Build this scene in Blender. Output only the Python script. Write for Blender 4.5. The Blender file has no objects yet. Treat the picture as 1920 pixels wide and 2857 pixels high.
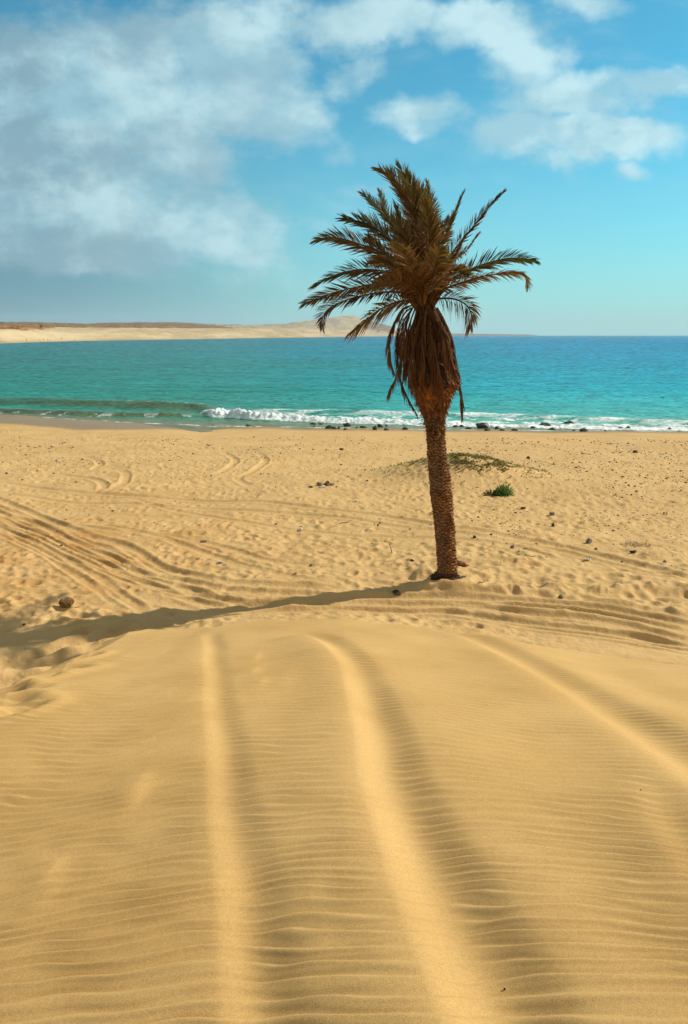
import bpy, bmesh, math, random
import numpy as np
from mathutils import Vector, Matrix
R = math.radians
SC = bpy.context.scene
COL = SC.collection
random.seed(7); RNG = np.random.default_rng(11)

# ------------------------------------------------------------------ camera
F = 1905.0; PITCH = R(14.53); CAMZ = 4.1; WATER = -0.6
cam = bpy.data.cameras.new('camera'); camo = bpy.data.objects.new('camera', cam); COL.objects.link(camo)
cam.sensor_fit = 'VERTICAL'; cam.sensor_height = 36; cam.lens = 24.0
cam.clip_start = 0.05; cam.clip_end = 30000
camo.location = (0, 0, CAMZ); camo.rotation_euler = (R(90) - PITCH, 0, 0)
SC.camera = camo
SC.view_settings.view_transform = 'Standard'; SC.view_settings.look = 'None'
SC.view_settings.exposure = 0.17; SC.view_settings.gamma = 1
SC.view_settings.use_curve_mapping = False

def ray(px, py):
    X = (px - 960) / F; Y = -(py - 1428.5) / F
    c, s = math.cos(PITCH), math.sin(PITCH)
    return np.array([X, c + Y * s, -s + Y * c])
def at_z(px, py, z):
    d = ray(px, py); t = (z - CAMZ) / d[2]; return d[0] * t, d[1] * t
def at_y(px, py, y):
    d = ray(px, py); t = y / d[1]; return Vector((d[0] * t, y, CAMZ + d[2] * t))

# ------------------------------------------------------------------ node helpers
class NT:
    def __init__(s, tree): s.t = tree; s.n = tree.nodes; s.l = tree.links
    def add(s, typ, **kw):
        n = s.n.new(typ)
        for k, v in kw.items(): setattr(n, k, v)
        return n
    def link(s, a, b): s.l.new(a, b)
    def inp(s, sock, v):
        if isinstance(v, bpy.types.NodeSocket): s.l.new(v, sock)
        else: sock.default_value = v
    def math(s, op, a, b=0.0, c=0.0, clamp=False):
        n = s.add('ShaderNodeMath', operation=op, use_clamp=clamp)
        s.inp(n.inputs[0], a); s.inp(n.inputs[1], b); s.inp(n.inputs[2], c); return n.outputs[0]
    def vmath(s, op, a, b=(0, 0, 0), out=0, sc=None):
        n = s.add('ShaderNodeVectorMath', operation=op)
        s.inp(n.inputs[0], a)
        if op != 'LENGTH' and op != 'SCALE': s.inp(n.inputs[1], b)
        if sc is not None: s.inp(n.inputs['Scale'], sc)
        return n.outputs['Value'] if op == 'LENGTH' else n.outputs[0]
    def mix(s, f, a, b, mode='MIX'):
        n = s.add('ShaderNodeMix', data_type='RGBA', blend_type=mode)
        s.inp(n.inputs[0], f); s.inp(n.inputs[6], a); s.inp(n.inputs[7], b); return n.outputs[2]
    def ramp(s, v, a, b, c=0.0, d=1.0, smooth=True):
        n = s.add('ShaderNodeMapRange', interpolation_type='SMOOTHSTEP' if smooth else 'LINEAR')
        s.inp(n.inputs[0], v); n.inputs[1].default_value = a; n.inputs[2].default_value = b
        n.inputs[3].default_value = c; n.inputs[4].default_value = d; return n.outputs[0]
    def noise(s, vec, scale, detail=4, rough=0.55, out='Fac'):
        n = s.add('ShaderNodeTexNoise'); s.inp(n.inputs['Vector'], vec)
        n.inputs['Scale'].default_value = scale; n.inputs['Detail'].default_value = detail
        n.inputs['Roughness'].default_value = rough; return n.outputs[out]
    def comb(s, x, y, z):
        n = s.add('ShaderNodeCombineXYZ')
        for i, v in enumerate((x, y, z)): s.inp(n.inputs[i], v)
        return n.outputs[0]

# ------------------------------------------------------------------ sun + sky
SAZ = math.atan2(0.940, 0.342); SEL = R(36.5)
S = Vector((math.sin(SAZ) * math.cos(SEL), math.cos(SAZ) * math.cos(SEL), math.sin(SEL)))
sun = bpy.data.lights.new('sun', 'SUN'); suno = bpy.data.objects.new('sun', sun); COL.objects.link(suno)
sun.energy = 4.95; sun.angle = R(0.53); sun.color = (1.0, 0.93, 0.80)
suno.rotation_euler = S.to_track_quat('Z', 'Y').to_euler(); suno.location = (20, 5, 20)

world = bpy.data.worlds.new('World'); SC.world = world; world.use_nodes = True
w = NT(world.node_tree); w.n.clear()
sky = w.add('ShaderNodeTexSky', sky_type='NISHITA'); sky.sun_disc = False
sky.sun_elevation = SEL; sky.sun_rotation = SAZ; sky.air_density = 1.0; sky.dust_density = 0.4; sky.ozone_density = 2.0
tc = w.add('ShaderNodeTexCoord'); D = tc.outputs['Generated']
sep = w.add('ShaderNodeSeparateXYZ'); w.link(D, sep.inputs[0])
yy = w.math('MAXIMUM', w.math('ABSOLUTE', sep.outputs[1]), 0.12)
U = w.math('DIVIDE', sep.outputs[0], yy); V = w.math('DIVIDE', sep.outputs[2], yy)
UV = w.comb(U, V, w.math('MULTIPLY', w.math('SIGN', sep.outputs[1]), 3.0))
# domain warp
wn = w.add('ShaderNodeTexNoise'); w.link(UV, wn.inputs['Vector']); wn.inputs['Scale'].default_value = 5.5
wn.inputs['Detail'].default_value = 5; wn.inputs['Roughness'].default_value = 0.55
warp = w.vmath('SCALE', w.vmath('SUBTRACT', wn.outputs['Color'], (0.5, 0.5, 0.5)), sc=0.11)
UVw = w.vmath('ADD', UV, warp)
UV2 = w.vmath('MULTIPLY', UVw, (1, 1, 0))
def duv(dx, dy):
    d = ray(dx * 1.2245, dy * 1.2245); return d[0] / d[1], d[2] / d[1]
BL = [ # cx cy rx ry weight (display px)
 (210,190,370,250,1.05),(520,150,240,170,0.95),(600,250,170,120,0.95),(90,400,360,230,1.1),(330,380,260,150,0.95),
 (800,45,240,95,1.0),(1090,60,200,95,1.0),(1200,150,150,95,0.85),(1320,205,250,85,0.95),(1500,165,220,55,0.9),
 (1170,285,120,60,0.85),(1350,318,280,65,1.0),(1250,375,85,40,0.75),(1440,400,60,30,0.5),(950,272,160,62,0.9),(790,190,120,60,0.65),
 (735,345,75,38,0.5),(810,418,105,34,0.55),(520,520,260,90,0.72),(700,500,140,60,0.4),(160,540,360,110,0.95),(640,620,220,90,0.4),
 (1330,0,160,60,0.7),(650,40,130,70,.75),(430,480,250,80,.75),(560,590,220,60,.5),(90,500,240,120,.85),(900,410,70,30,.4),(720,490,90,35,.5),(1280,400,60,30,.5)]
tot = None
for cx, cy, rx, ry, wt in BL:
    u0, v0 = duv(cx, cy); u1, _ = duv(cx + rx, cy); _, v1 = duv(cx, cy - ry)
    a, b = abs(u1 - u0), abs(v1 - v0)
    ln = w.vmath('LENGTH', w.vmath('MULTIPLY', w.vmath('SUBTRACT', UV2, (u0, v0, 0)), (1 / a, 1 / b, 0)))
    g = w.ramp(ln, 0.2, 1.35, wt, 0.0)
    tot = g if tot is None else w.math('MAXIMUM', tot, w.math('MULTIPLY_ADD', w.math('MULTIPLY', tot, g), 0.15, w.math('MAXIMUM', tot, g)))
UVs = w.vmath('MULTIPLY', UV, (1.0, 1.5, 1.0))
n1 = w.noise(UVs, 9.0, 9, 0.60); n2 = w.noise(UVs, 2.6, 4, 0.5)
dens0 = w.math('ADD', tot, w.math('MULTIPLY', w.math('SUBTRACT', n1, 0.5), 1.95))
dens = w.ramp(dens0, 0.20, 0.95)
# high thin cloud veil
veil = w.math('MULTIPLY', w.ramp(n2, 0.45, 0.75), w.ramp(w.noise(w.vmath('MULTIPLY', UV, (0.7, 2.2, 1)), 9.0, 6, 0.6), 0.42, 0.75))
dens = w.math('MAXIMUM', dens, w.math('MULTIPLY', veil, 0.42))
# clear sky colour: Nishita, colour graded to the photo's cyan
skyc = w.mix(1.0, sky.outputs[0], (0.29, 1.04, 1.05, 1), 'MULTIPLY')
# haze towards the horizon, grey squall at the lower left
hz = w.ramp(V, 0.0, 0.42, 1.0, 0.0, False)
hz = w.math('MULTIPLY', w.math('POWER', hz, 2.8), 0.9)
skyc = w.mix(hz, skyc, (3.3, 6.2, 6.6, 1))
u0, v0 = duv(-120, 640)
ln = w.vmath('LENGTH', w.vmath('MULTIPLY', w.vmath('SUBTRACT', UV2, (u0, v0, 0)), (1 / 0.52, 1 / 0.27, 0)))
squall = w.ramp(ln, 0.1, 1.2, 0.95, 0.0)
skyc = w.mix(squall, skyc, (0.95, 2.35, 3.2, 1))
# cloud colour: lit tops and grey bases
UVo = w.vmath('ADD', UVs, (-0.035, -0.045, 0))
n3 = w.noise(UVo, 7.0, 5, 0.55); n4 = w.noise(UVs, 7.0, 5, 0.55)
lit = w.math('ADD', w.math('MULTIPLY', w.math('SUBTRACT', n4, n3), 2.8), 0.5)
lit = w.math('ADD', lit, w.math('MULTIPLY', w.math('SUBTRACT', n2, 0.5), -1.2))
lit = w.ramp(lit, 0.1, 0.9)
cc = w.mix(lit, (3.2, 5.5, 6.4, 1), (5.4, 7.5, 7.9, 1))
leftd = w.ramp(U, -0.45, 0.2, 1.0, 0.0)
grey = w.math('MULTIPLY', leftd, w.ramp(w.noise(UVs, 6.5, 6, 0.6), 0.38, 0.62, 0.25, 1.0))
cc = w.mix(w.math('MULTIPLY', grey, 0.92), cc, (1.9, 3.2, 4.0, 1))
allc = w.mix(w.math('MULTIPLY', dens, 0.9), skyc, cc)
# unseen broken cloud overhead and behind the camera, added to keep shadow fill neutral
oh = w.math('MAXIMUM', w.ramp(sep.outputs[1], 0.42, 0.1), w.ramp(V, 0.55, 1.0))
fill_cloud = w.math('MULTIPLY', oh, w.ramp(w.noise(D, 3.2, 6, 0.6), 0.36, 0.56))
allc = w.mix(w.math('MULTIPLY', fill_cloud, 0.92), allc, (4.7, 4.3, 3.7, 1))
bg = w.add('ShaderNodeBackground'); w.link(allc, bg.inputs[0]); bg.inputs[1].default_value = 0.105
wo = w.add('ShaderNodeOutputWorld'); w.link(bg.outputs[0], wo.inputs[0])
world.cycles.sampling_method = 'MANUAL'; world.cycles.sample_map_resolution = 512

# ------------------------------------------------------------------ noise + object helpers
_perm = np.random.default_rng(3).permutation(256); _perm = np.concatenate([_perm, _perm, _perm])
_ga = np.random.default_rng(4).uniform(0, 2 * np.pi, 256); _gx, _gy = np.cos(_ga), np.sin(_ga)
def perlin(x, y):
    xi = np.floor(x).astype(np.int64); yi = np.floor(y).astype(np.int64)
    xf = x - xi; yf = y - yi; xi &= 255; yi &= 255
    u = xf * xf * xf * (xf * (xf * 6 - 15) + 10); v = yf * yf * yf * (yf * (yf * 6 - 15) + 10)
    def g(ix, iy, dx, dy):
        h = _perm[_perm[ix] + iy] & 255; return _gx[h] * dx + _gy[h] * dy
    a = g(xi, yi, xf, yf); b = g(xi + 1, yi, xf - 1, yf)
    c = g(xi, yi + 1, xf, yf - 1); d = g(xi + 1, yi + 1, xf - 1, yf - 1)
    return (a + (b - a) * u) * (1 - v) + (c + (d - c) * u) * v
def fbm(x, y, o=4, r=0.5):
    t = 0; a = 1.0
    for i in range(o):
        t = t + a * perlin(x + 17.3 * i, y - 9.1 * i); a *= r; x = x * 2.03; y = y * 2.03
    return t * 1.4
def sst(x, a, b):
    t = np.clip((x - a) / (b - a), 0, 1); return t * t * (3 - 2 * t)

def tag(o, label=None, cat=None, group=None, kind=None):
    if label: o['label'] = label
    if cat: o['category'] = cat
    if group: o['group'] = group
    if kind: o['kind'] = kind
    return o
def empty(name, loc):
    o = bpy.data.objects.new(name, None); COL.objects.link(o); o.location = loc; o.empty_display_size = 0.3; return o
def mesh_np(name, co, faces, mat, parent=None, attrs=None, smooth=True, loc=None):
    """faces: (n,4) or (n,3) int array or list of polys"""
    me = bpy.data.meshes.new(name)
    co = np.asarray(co, dtype=np.float32)
    if isinstance(faces, np.ndarray):
        k = faces.shape[1]
        me.vertices.add(len(co)); me.vertices.foreach_set('co', co.ravel())
        me.loops.add(faces.size); me.loops.foreach_set('vertex_index', faces.ravel().astype(np.int32))
        me.polygons.add(len(faces))
        me.polygons.foreach_set('loop_start', np.arange(0, faces.size, k, dtype=np.int32))
        me.update(calc_edges=True)
    else:
        me.from_pydata([tuple(c) for c in co], [], faces); me.update()
    if smooth: me.polygons.foreach_set('use_smooth', np.ones(len(me.polygons), dtype=bool))
    for nm, a in (attrs or {}).items():
        at = me.attributes.new(nm, 'FLOAT_COLOR', 'POINT')
        at.data.foreach_set('color', np.asarray(a, dtype=np.float32).ravel())
    if mat: me.materials.append(mat)
    o = bpy.data.objects.new(name, me); COL.objects.link(o)
    if parent: o.parent = parent
    if loc is not None: o.location = loc
    return o
def grid_faces(nr, nc):
    i = np.arange(nr * nc).reshape(nr, nc)
    return np.stack([i[:-1, :-1].ravel(), i[:-1, 1:].ravel(), i[1:, 1:].ravel(), i[1:, :-1].ravel()], 1)

def new_mat(name):
    m = bpy.data.materials.new(name); m.use_nodes = True; t = NT(m.node_tree); t.n.clear()
    out = t.add('ShaderNodeOutputMaterial'); p = t.add('ShaderNodeBsdfPrincipled'); t.link(p.outputs[0], out.inputs[0])
    return m, t, p, out
def attr(t, name):
    a = t.add('ShaderNodeAttribute'); a.attribute_name = name; return a
def simple_mat(name, c1, c2, scale=8, rough=0.9, bump=0.3, bscale=None, spec=0.2, coord='Object', bdist=0.02):
    m, t, p, out = new_mat(name)
    co = t.add('ShaderNodeTexCoord').outputs[coord]
    f = t.ramp(t.noise(co, scale, 5, 0.6), 0.35, 0.65)
    t.link(t.mix(f, (*c1, 1), (*c2, 1)), p.inputs['Base Color'])
    p.inputs['Roughness'].default_value = rough; p.inputs['Specular IOR Level'].default_value = spec
    b = t.add('ShaderNodeBump'); b.inputs['Strength'].default_value = bump; b.inputs['Distance'].default_value = bdist
    t.link(t.noise(co, bscale or scale * 3, 6, 0.65), b.inputs['Height']); t.link(b.outputs[0], p.inputs['Normal'])
    return m

# ------------------------------------------------------------------ terrain functions
def z6(pts): return [(x * .6122, 1250 + y * .6122) for x, y in pts]      # beach left half
def z7(pts): return [(960 + x * .6122, 1250 + y * .6122) for x, y in pts]  # beach right half
def dsp(pts): return [(x * 1.2245, y * 1.2245) for x, y in pts]

WL = np.array([at_z(px, py, WATER) for px, py in
   [(0,1158),(120,1166),(275,1177),(428,1184),(612,1191),(960,1196),(1300,1202),(1920,1205)]])
def Yw(x): return np.interp(x, np.r_[-60, WL[:, 0], 60], np.r_[WL[0, 1] + 22, WL[:, 1], WL[-1, 1] - 4])
RIM = np.array([at_z(px, py, 0.12) for px, py in
   [(0,1975),(153,1878),(275,1792),(380,1742),(470,1738),(560,1742),(700,1735),(960,1728),(1082,1737),(1303,1760),(1511,1792),(1725,1822),(1920,1850)]])
def Yr(x): return np.interp(x, np.r_[-14, -8, RIM[:, 0], 7, 14], np.r_[-2, 3.0, RIM[:, 1], 6.6, 2.0])
def beach(x, y):
    yw = Yw(x)
    t = np.clip((y - 12) / (yw - 12), 0, 1)
    z = WATER * t ** 1.25
    z = z - 0.075 * np.clip(y - yw, 0, 40)
    return z
MND = at_z(1275, 1322, -0.1)
def mound(x, y):
    dx = (x - MND[0]) / 2.5; dy = (y - MND[1]) / 1.7
    return 0.72 * np.exp(-(dx * dx + dy * dy) * 1.3)
def dunebase(x, y):
    yr = Yr(x); s = y / np.maximum(yr, 0.5)
    lip = 0.09 * np.exp(-((x + 0.4) / 1.8) ** 2) + 0.03 + 0.03 * sst(x, -3, 0)
    inside = lip + (2.5 - lip) * (1 - np.clip(s, -1, 1))
    inside = np.minimum(inside, 2.5 + 0.1 * np.clip(-y, 0, 5))
    # smooth drop past the rim
    d = (y - yr)
    fall = lip * (1 - sst(d, -0.10, 0.8))
    tilt = 0.13 * np.clip(x, -3, 3) * (1 - sst(y, 0.8, 6.0)) * sst(y, -3, 0)
    return np.where(d < 0, np.where(d > -0.10, inside - lip + fall, inside) + tilt, fall)
def H0(x, y): return beach(x, y) + mound(x, y) + dunebase(x, y)
def unproj(px, py, h=H0):
    d = ray(px, py)
    ts = np.concatenate([np.arange(0.8, 14, 0.02), np.arange(14, 60, 0.1)])
    P = np.array([0, 0, CAMZ]) + ts[:, None] * d
    k = P[:, 2] < h(P[:, 0], P[:, 1])
    if not k.any(): return at_z(px, py, WATER)
    i = np.argmax(k); return P[i, 0], P[i, 1]

# ------------------------------------------------------------------ terrain grid (finer near the camera, like any game terrain)
ys = [-14, -10, -7, -5, -3.5, -2.5, -1.6, -1.0, -0.5, -0.2, 0.1, 0.35, 0.5, 0.6, 0.68]
y = 0.74
while y < 62:
    ys.append(y)
    if y < 8.6: dy = min(max(0.62 * (y * y + 2.5) / 887, 0.0028), 0.013)
    else: dy = min(0.62 * (y * y + 17) / 2796, 0.14 if y < 42 else 2.5)
    y += dy
ys = np.array(ys)
uc = np.linspace(-0.64, 0.64, 1090)
og = 0.64 * (1.09 ** np.arange(1, 56))
us = np.concatenate([-og[::-1], uc, og])
Wy = np.where(ys > 0.6, 0.968 * ys + 0.25 * np.minimum(1.6 + 0.28 * ys, 4.1), 0.968 * 0.6 + 0.25 * 1.768)
GX = us[None, :] * Wy[:, None]; GY = np.repeat(ys[:, None], len(us), 1)
NR, NC = GX.shape
def win(x0, x1, y0, y1):
    r0 = np.searchsorted(ys, y0); r1 = np.searchsorted(ys, y1)
    if r1 <= r0: return None
    wa, wb = Wy[r0], Wy[min(r1, NR - 1)]
    c0 = np.searchsorted(us, min(x0 / wa, x0 / wb)); c1 = np.searchsorted(us, max(x1 / wa, x1 / wb))
    if c1 <= c0: return None
    return slice(r0, r1), slice(c0, c1)
def resample(pts, step):
    P = np.array(pts); 
    # Catmull-Rom
    Q = np.vstack([2 * P[0] - P[1], P, 2 * P[-1] - P[-2]]); out = []
    for i in range(1, len(Q) - 2):
        n = max(2, int(np.linalg.norm(Q[i + 1] - Q[i]) / step))
        t = np.linspace(0, 1, n, endpoint=False)[:, None]
        out.append(0.5 * (2 * Q[i] + (Q[i + 1] - Q[i - 1]) * t + (2 * Q[i - 1] - 5 * Q[i] + 4 * Q[i + 1] - Q[i + 2]) * t ** 2 + (-Q[i - 1] + 3 * Q[i] - 3 * Q[i + 1] + Q[i + 2]) * t ** 3))
    out.append(P[-1:]); return np.vstack(out)
def linedist(pts, margin):
    """signed distance (positive to the right of travel) and arclength on the grid"""
    Dm = np.full(GX.shape, 1e3, dtype=np.float64); Sg = np.zeros(GX.shape); 
    acc = 0
    for a, b in zip(pts[:-1], pts[1:]):
        L = np.linalg.norm(b - a)
        if L < 1e-6: continue
        wd = win(min(a[0], b[0]) - margin, max(a[0], b[0]) + margin, min(a[1], b[1]) - margin, max(a[1], b[1]) + margin)
        if wd is not None:
            x = GX[wd] - a[0]; yv = GY[wd] - a[1]; ux, uy = (b - a) / L
            t = np.clip(x * ux + yv * uy, 0, L)
            dx = x - t * ux; dyy = yv - t * uy; d = np.hypot(dx, dyy)
            sg = (x * uy - yv * ux); d = np.where(sg < 0, -d, d)
            k = np.abs(d) < np.abs(Dm[wd])
            Dm[wd] = np.where(k, d, Dm[wd]); Sg[wd] = np.where(k, acc + t, Sg[wd])
        acc += L
    return Dm, Sg, acc

ZB = H0(GX, GY)
onD = 1 - sst(GY - Yr(GX), -0.25, 0.15)            # 1 on the dune
Z = ZB + 0.10 * fbm(GX / 5, GY / 5, 2) * (1 - onD) * sst(GY, 6, 12)
Z += 0.03 * fbm(GX / 1.6 + 5, GY / 2.2, 2) * onD * sst(GY, 0.5, 2)

# churned beach: soft hummocks + foot prints, smoother toward the water
wetz = sst(GY, Yw(GX) - 7, Yw(GX) - 3)
bm_ = (1 - onD) * (1 - wetz)
patch = sst(fbm(GX / 3 + 40, GY / 3, 2), -0.5, 0.35)
h1 = fbm(GX / 0.26 + 3, GY / 0.24, 3)
h2 = fbm(GX / 0.7 + 13, GY / 0.55 + 4, 2)
Z += bm_ * (0.013 * h1 + 0.019 * h2) * (0.45 + 0.75 * patch)
Z += bm_ * 0.010 * np.abs(fbm(GX / 0.2 + 31, GY / 0.2, 2)) * patch
Z += wetz * (1 - onD) * 0.004 * fbm(GX / 0.5, GY / 0.25, 3)
# wind streak hummocks near the palm foot and right of it (sharp asymmetrical little dunes)
for i in range(150):
    if i < 34:
        px = RNG.uniform(1150, 1920); py = RNG.uniform(1590, 1720) + (px - 1150) * 0.06
    else:
        px = RNG.uniform(500, 1920); py = RNG.uniform(1480, 1660)
    x0, y0 = at_z(px, py, 0.0); s = RNG.uniform(0.18, 0.42); a = RNG.uniform(0.03, 0.06) * (1.6 if i < 34 else 0.6)
    wd = win(x0 - 1.4, x0 + 1.4, y0 - 1.0, y0 + 1.0)
    if wd is None: continue
    dx = (GX[wd] - x0) / s; dy_ = (GY[wd] - y0) / (s * 0.55) + 0.25 * dx
    Z[wd] += a * np.exp(-dy_ ** 2 - np.where(dx < 0, (dx / 0.5) ** 2, (dx / 1.3) ** 2)) * (1 - onD[wd])
for i in range(4200):                                 # foot prints
    y0 = 9.5 + 24 * RNG.random() ** 1.4; x0 = RNG.uniform(-0.62, 0.62) * (y0 + 1)
    if fbm(np.array([x0 / 3 + 40]), np.array([y0 / 3]), 2)[0] < -0.35 and RNG.random() < 0.7: continue
    s = RNG.uniform(0.045, 0.10); a = RNG.uniform(0.010, 0.026); th = RNG.uniform(0, 6.3)
    wd = win(x0 - .5, x0 + .5, y0 - .5, y0 + .5)
    if wd is None: continue
    dx = GX[wd] - x0; dy_ = GY[wd] - y0
    e = ((dx * math.cos(th) + dy_ * math.sin(th)) / (s * 1.5)) ** 2 + ((dy_ * math.cos(th) - dx * math.sin(th)) / s) ** 2
    Z[wd] += (-a * np.exp(-e) + a * 0.5 * np.exp(-(np.sqrt(e) - 1.7) ** 2 * 2.5)) * bm_[wd]
# old foot prints down the dune's left toe
for px, py in [(20,1965),(60,1930),(35,1905),(95,1900),(70,1870),(150,1850),(190,1810),(230,1835),(120,1830),(170,1870),(260,1790),(240,1770),(300,1775),(330,1755),(200,1775),(90,1850),(20,1860),(45,1985),(350,1770),(10,1940)]:
    x0, y0 = unproj(px, py); s = RNG.uniform(0.10, 0.15); a = RNG.uniform(0.05, 0.085); th = RNG.uniform(0.2, 0.9)
    wd = win(x0 - .6, x0 + .6, y0 - .6, y0 + .6)
    dx = GX[wd] - x0; dy_ = GY[wd] - y0
    e = ((dx * math.cos(th) + dy_ * math.sin(th)) / (s * 1.6)) ** 2 + ((dy_ * math.cos(th) - dx * math.sin(th)) / s) ** 2
    Z[wd] += -a * np.exp(-e) + a * 0.4 * np.exp(-(np.sqrt(e) - 1.7) ** 2 * 2.5)

# vehicle tracks on the beach
THIN = [([(-60,a1_),(0,a1_ + 25),(150,a1_ + 100),(300,a1_ + 178),(450,a1_ + 245),(600,a1_ + 305),(780,a1_ + 352),(950,a1_ + 380)]) for a1_ in (212, 236, 258, 276, 305, 322)]
TR = [(z6(p_), .055, .015) for p_ in THIN] + [ # points, half width, depth
 (z6([(-60,200),(0,228),(100,265),(250,335),(400,410),(560,455),(700,540),(850,590),(1100,640),(1400,655),(1568,668)]), .16, .055),
 (z6([(-60,225),(0,255),(100,295),(250,370),(400,440),(560,490),(700,570),(850,625),(1000,660),(1200,685),(1568,700)]) + z7([(300,700)]), .13, .04),
 (z6([(-60,265),(0,290),(150,330),(300,420),(450,480),(600,560),(750,620),(900,685),(1100,722),(1568,742)]) + z7([(300,742),(700,762)]), .13, .045),
 (z6([(-40,330),(0,350),(130,430),(300,520),(430,590),(520,660),(600,720),(680,770)]), .12, .045),
 (z6([(-40,365),(0,384),(200,490),(350,590),(470,670),(560,740)]), .12, .04),
 (z6([(0,318),(150,375),(300,450),(450,520),(600,600),(760,662),(950,700),(1200,735)]), .10, .03),
 (z6([(0,145),(300,180),(600,200),(900,225),(1200,245),(1568,290)]) + z7([(250,325),(400,360),(700,410),(950,455),(1150,500),(1400,560),(1640,620)]), .16, .05),
 (z6([(0,190),(300,225),(600,240),(900,265),(1200,290),(1568,320)]) + z7([(200,355),(400,388),(800,442),(1100,512),(1400,575),(1640,600)]), .14, .045),
 (z6([(250,340),(450,375),(650,395),(850,460),(1050,530),(1300,600),(1500,630)]), .12, .03),
 (z6([(400,340),(600,380),(800,420),(1000,455),(1200,520),(1568,570)]), .12, .028),
 (z6([(600,215),(900,300),(1200,350),(1568,400)]) + z7([(200,410),(500,430),(800,470),(1000,540)]), .12, .03),
 (z6([(1010,-20),(1060,15),(1070,45),(1030,80),(960,110)]), .16, .05),
 (z6([(1160,-15),(1200,15),(1205,45),(1150,90),(1080,125),(1150,160)]), .16, .05),
 (z6([(360,10),(430,25),(455,50),(420,75),(360,80)]), .16, .05),
 (z6([(540,80),(575,110),(560,150),(500,175)]), .16, .05),
 (z6([(250,95),(330,110),(420,125),(475,160),(440,180),(380,175)]), .16, .05),
 (z6([(720,640),(950,735),(1250,722),(1568,700)]) + z7([(350,690),(700,710),(1000,730),(1300,772),(1640,840)]), .12, .05),
 (z6([(640,690),(950,760),(1250,742),(1568,722)]) + z7([(300,728),(600,735),(800,770),(1100,800),(1350,850),(1640,915)]), .13, .055),
 (z6([(840,780),(1100,778),(1350,768),(1568,758)]) + z7([(250,755),(500,765),(750,805),(1000,840),(1300,880),(1640,950)]), .12, .05),
 (z7([(380,772),(600,795),(800,830),(1050,862),(1300,900),(1640,965)]), .09, .04),
 (z7([(-100,708),(200,706),(500,712),(850,745),(1150,775),(1640,870)]), .07, .03),
]
ZS = Z.copy(); Zsm = ZB + 0.10 * fbm(GX / 5, GY / 5, 2) * (1 - onD) * sst(GY, 6, 12); damp = np.zeros(GX.shape); ADD = np.zeros(GX.shape)
for pts, hw, dep in TR:
    P = resample([at_z(a, b, -0.05) for a, b in pts], 0.3); near_ = pts[0][1] > 1600
    hw = hw * 0.78; dep = dep * (1.2 if near_ else 0.95)
    d, s, L = linedist(P, 0.9)
    d = d + 0.05 * perlin(s / 0.9 + hw * 99, s * 0 + dep * 77)
    k = np.abs(d) < 0.9
    q = np.abs(d) / hw
    amp = dep * 0.85 * (0.75 + 0.6 * perlin(s / 1.7, s * 0 + 9.5 + dep * 50)) * sst(s, 0, 2.5 if near_ else 0.6) * (1 - sst(s, L - 0.6, L))
    prof = -np.exp(-q ** 4) + 0.75 * np.exp(-((q - 1.5) / 0.45) ** 2)
    tread = 0.035 * np.sin(s / 0.055 * 2 * np.pi / 2 + np.sign(d) * 1.5) * np.exp(-q ** 4)
    damp = np.maximum(damp, np.where(k, np.exp(-(q / 2.4) ** 4) * (0.92 if near_ else 0.72), 0))
    ADD += np.where(k, amp * (prof + tread), 0) * (1 - onD)

Z = Z * (1 - damp * (1 - onD)) + Zsm * damp * (1 - onD) + ADD
for i in range(2400):
    y0 = 9.0 + 15 * RNG.random() ** 1.2; x0 = RNG.uniform(-0.62, 0.62) * (y0 + 1); s = RNG.uniform(0.04, 0.09); a = RNG.uniform(0.008, 0.022); th = RNG.uniform(0, 6.3)
    wd = win(x0 - .4, x0 + .4, y0 - .4, y0 + .4)
    if wd is None: continue
    dx = GX[wd] - x0; dy_ = GY[wd] - y0
    e = ((dx * math.cos(th) + dy_ * math.sin(th)) / (s * 1.6)) ** 2 + ((dy_ * math.cos(th) - dx * math.sin(th)) / s) ** 2
    Z[wd] += (-a * np.exp(-e) + a * 0.55 * np.exp(-(np.sqrt(e) - 1.6) ** 2 * 3)) * bm_[wd] * (1 - damp[wd])
# soft old wheel ruts on the dune: crest line, trough right of it, far flank
def rut(pts, w, hl, tr, hr, lw=0.28, start=0.0, end=None):
    P = resample([unproj(a, b) for a, b in dsp(pts)], 0.12)
    d, s, L = linedist(P, 1.3)
    k = np.abs(d) < 1.29
    d = -d + 0.04 * perlin(s / 1.1 + w * 31, s * 0 + 3.3) 
    a = sst(s, 0, 0.5) * (0.9 + 0.25 * perlin(s / 0.8, s * 0 + w * 13))
    pr = hl * np.where(d < 0, np.exp(-(d / lw) ** 2), np.exp(-(d / (w * 0.33)) ** 2)) \
        - tr * np.exp(-((d - w * 0.52) / (w * 0.36)) ** 2) \
        + hr * np.where(d < w * 1.12, np.exp(-((d - w * 1.12) / (w * 0.36)) ** 2), np.exp(-((d - w * 1.12) / 0.35) ** 2))
    return np.where(k, pr * a, 0), (np.where(k, d, 1e3), s, k)
rB, gB = rut([(640,1450),(700,1463),(750,1500),(782,1570),(794,1650),(805,1750),(828,1850),(852,1960),(880,2080),(915,2200),(965,2333),(1040,2520),(1120,2750)], .42, .078, .028, .034, lw=.42)
rA, gA = rut([(460,1440),(458,1480),(460,1600),(463,1750),(470,1900),(477,2020),(486,2180),(498,2333),(512,2520),(525,2750)], .29, .024, .014, .008, lw=.30)
rC, gC = rut([(850,1425),(940,1432),(1040,1455),(1130,1500),(1230,1560),(1320,1620),(1430,1700),(1560,1810),(1700,1950),(1900,2180)], .52, .040, .028, .046, lw=.34)
rE, gE = rut([(1420,1750),(1470,1900),(1540,2010),(1640,2120),(1800,2300)], .3, .012, .016, .010, .2)
Z += (rA + rB + rC + rE) * onD
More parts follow.
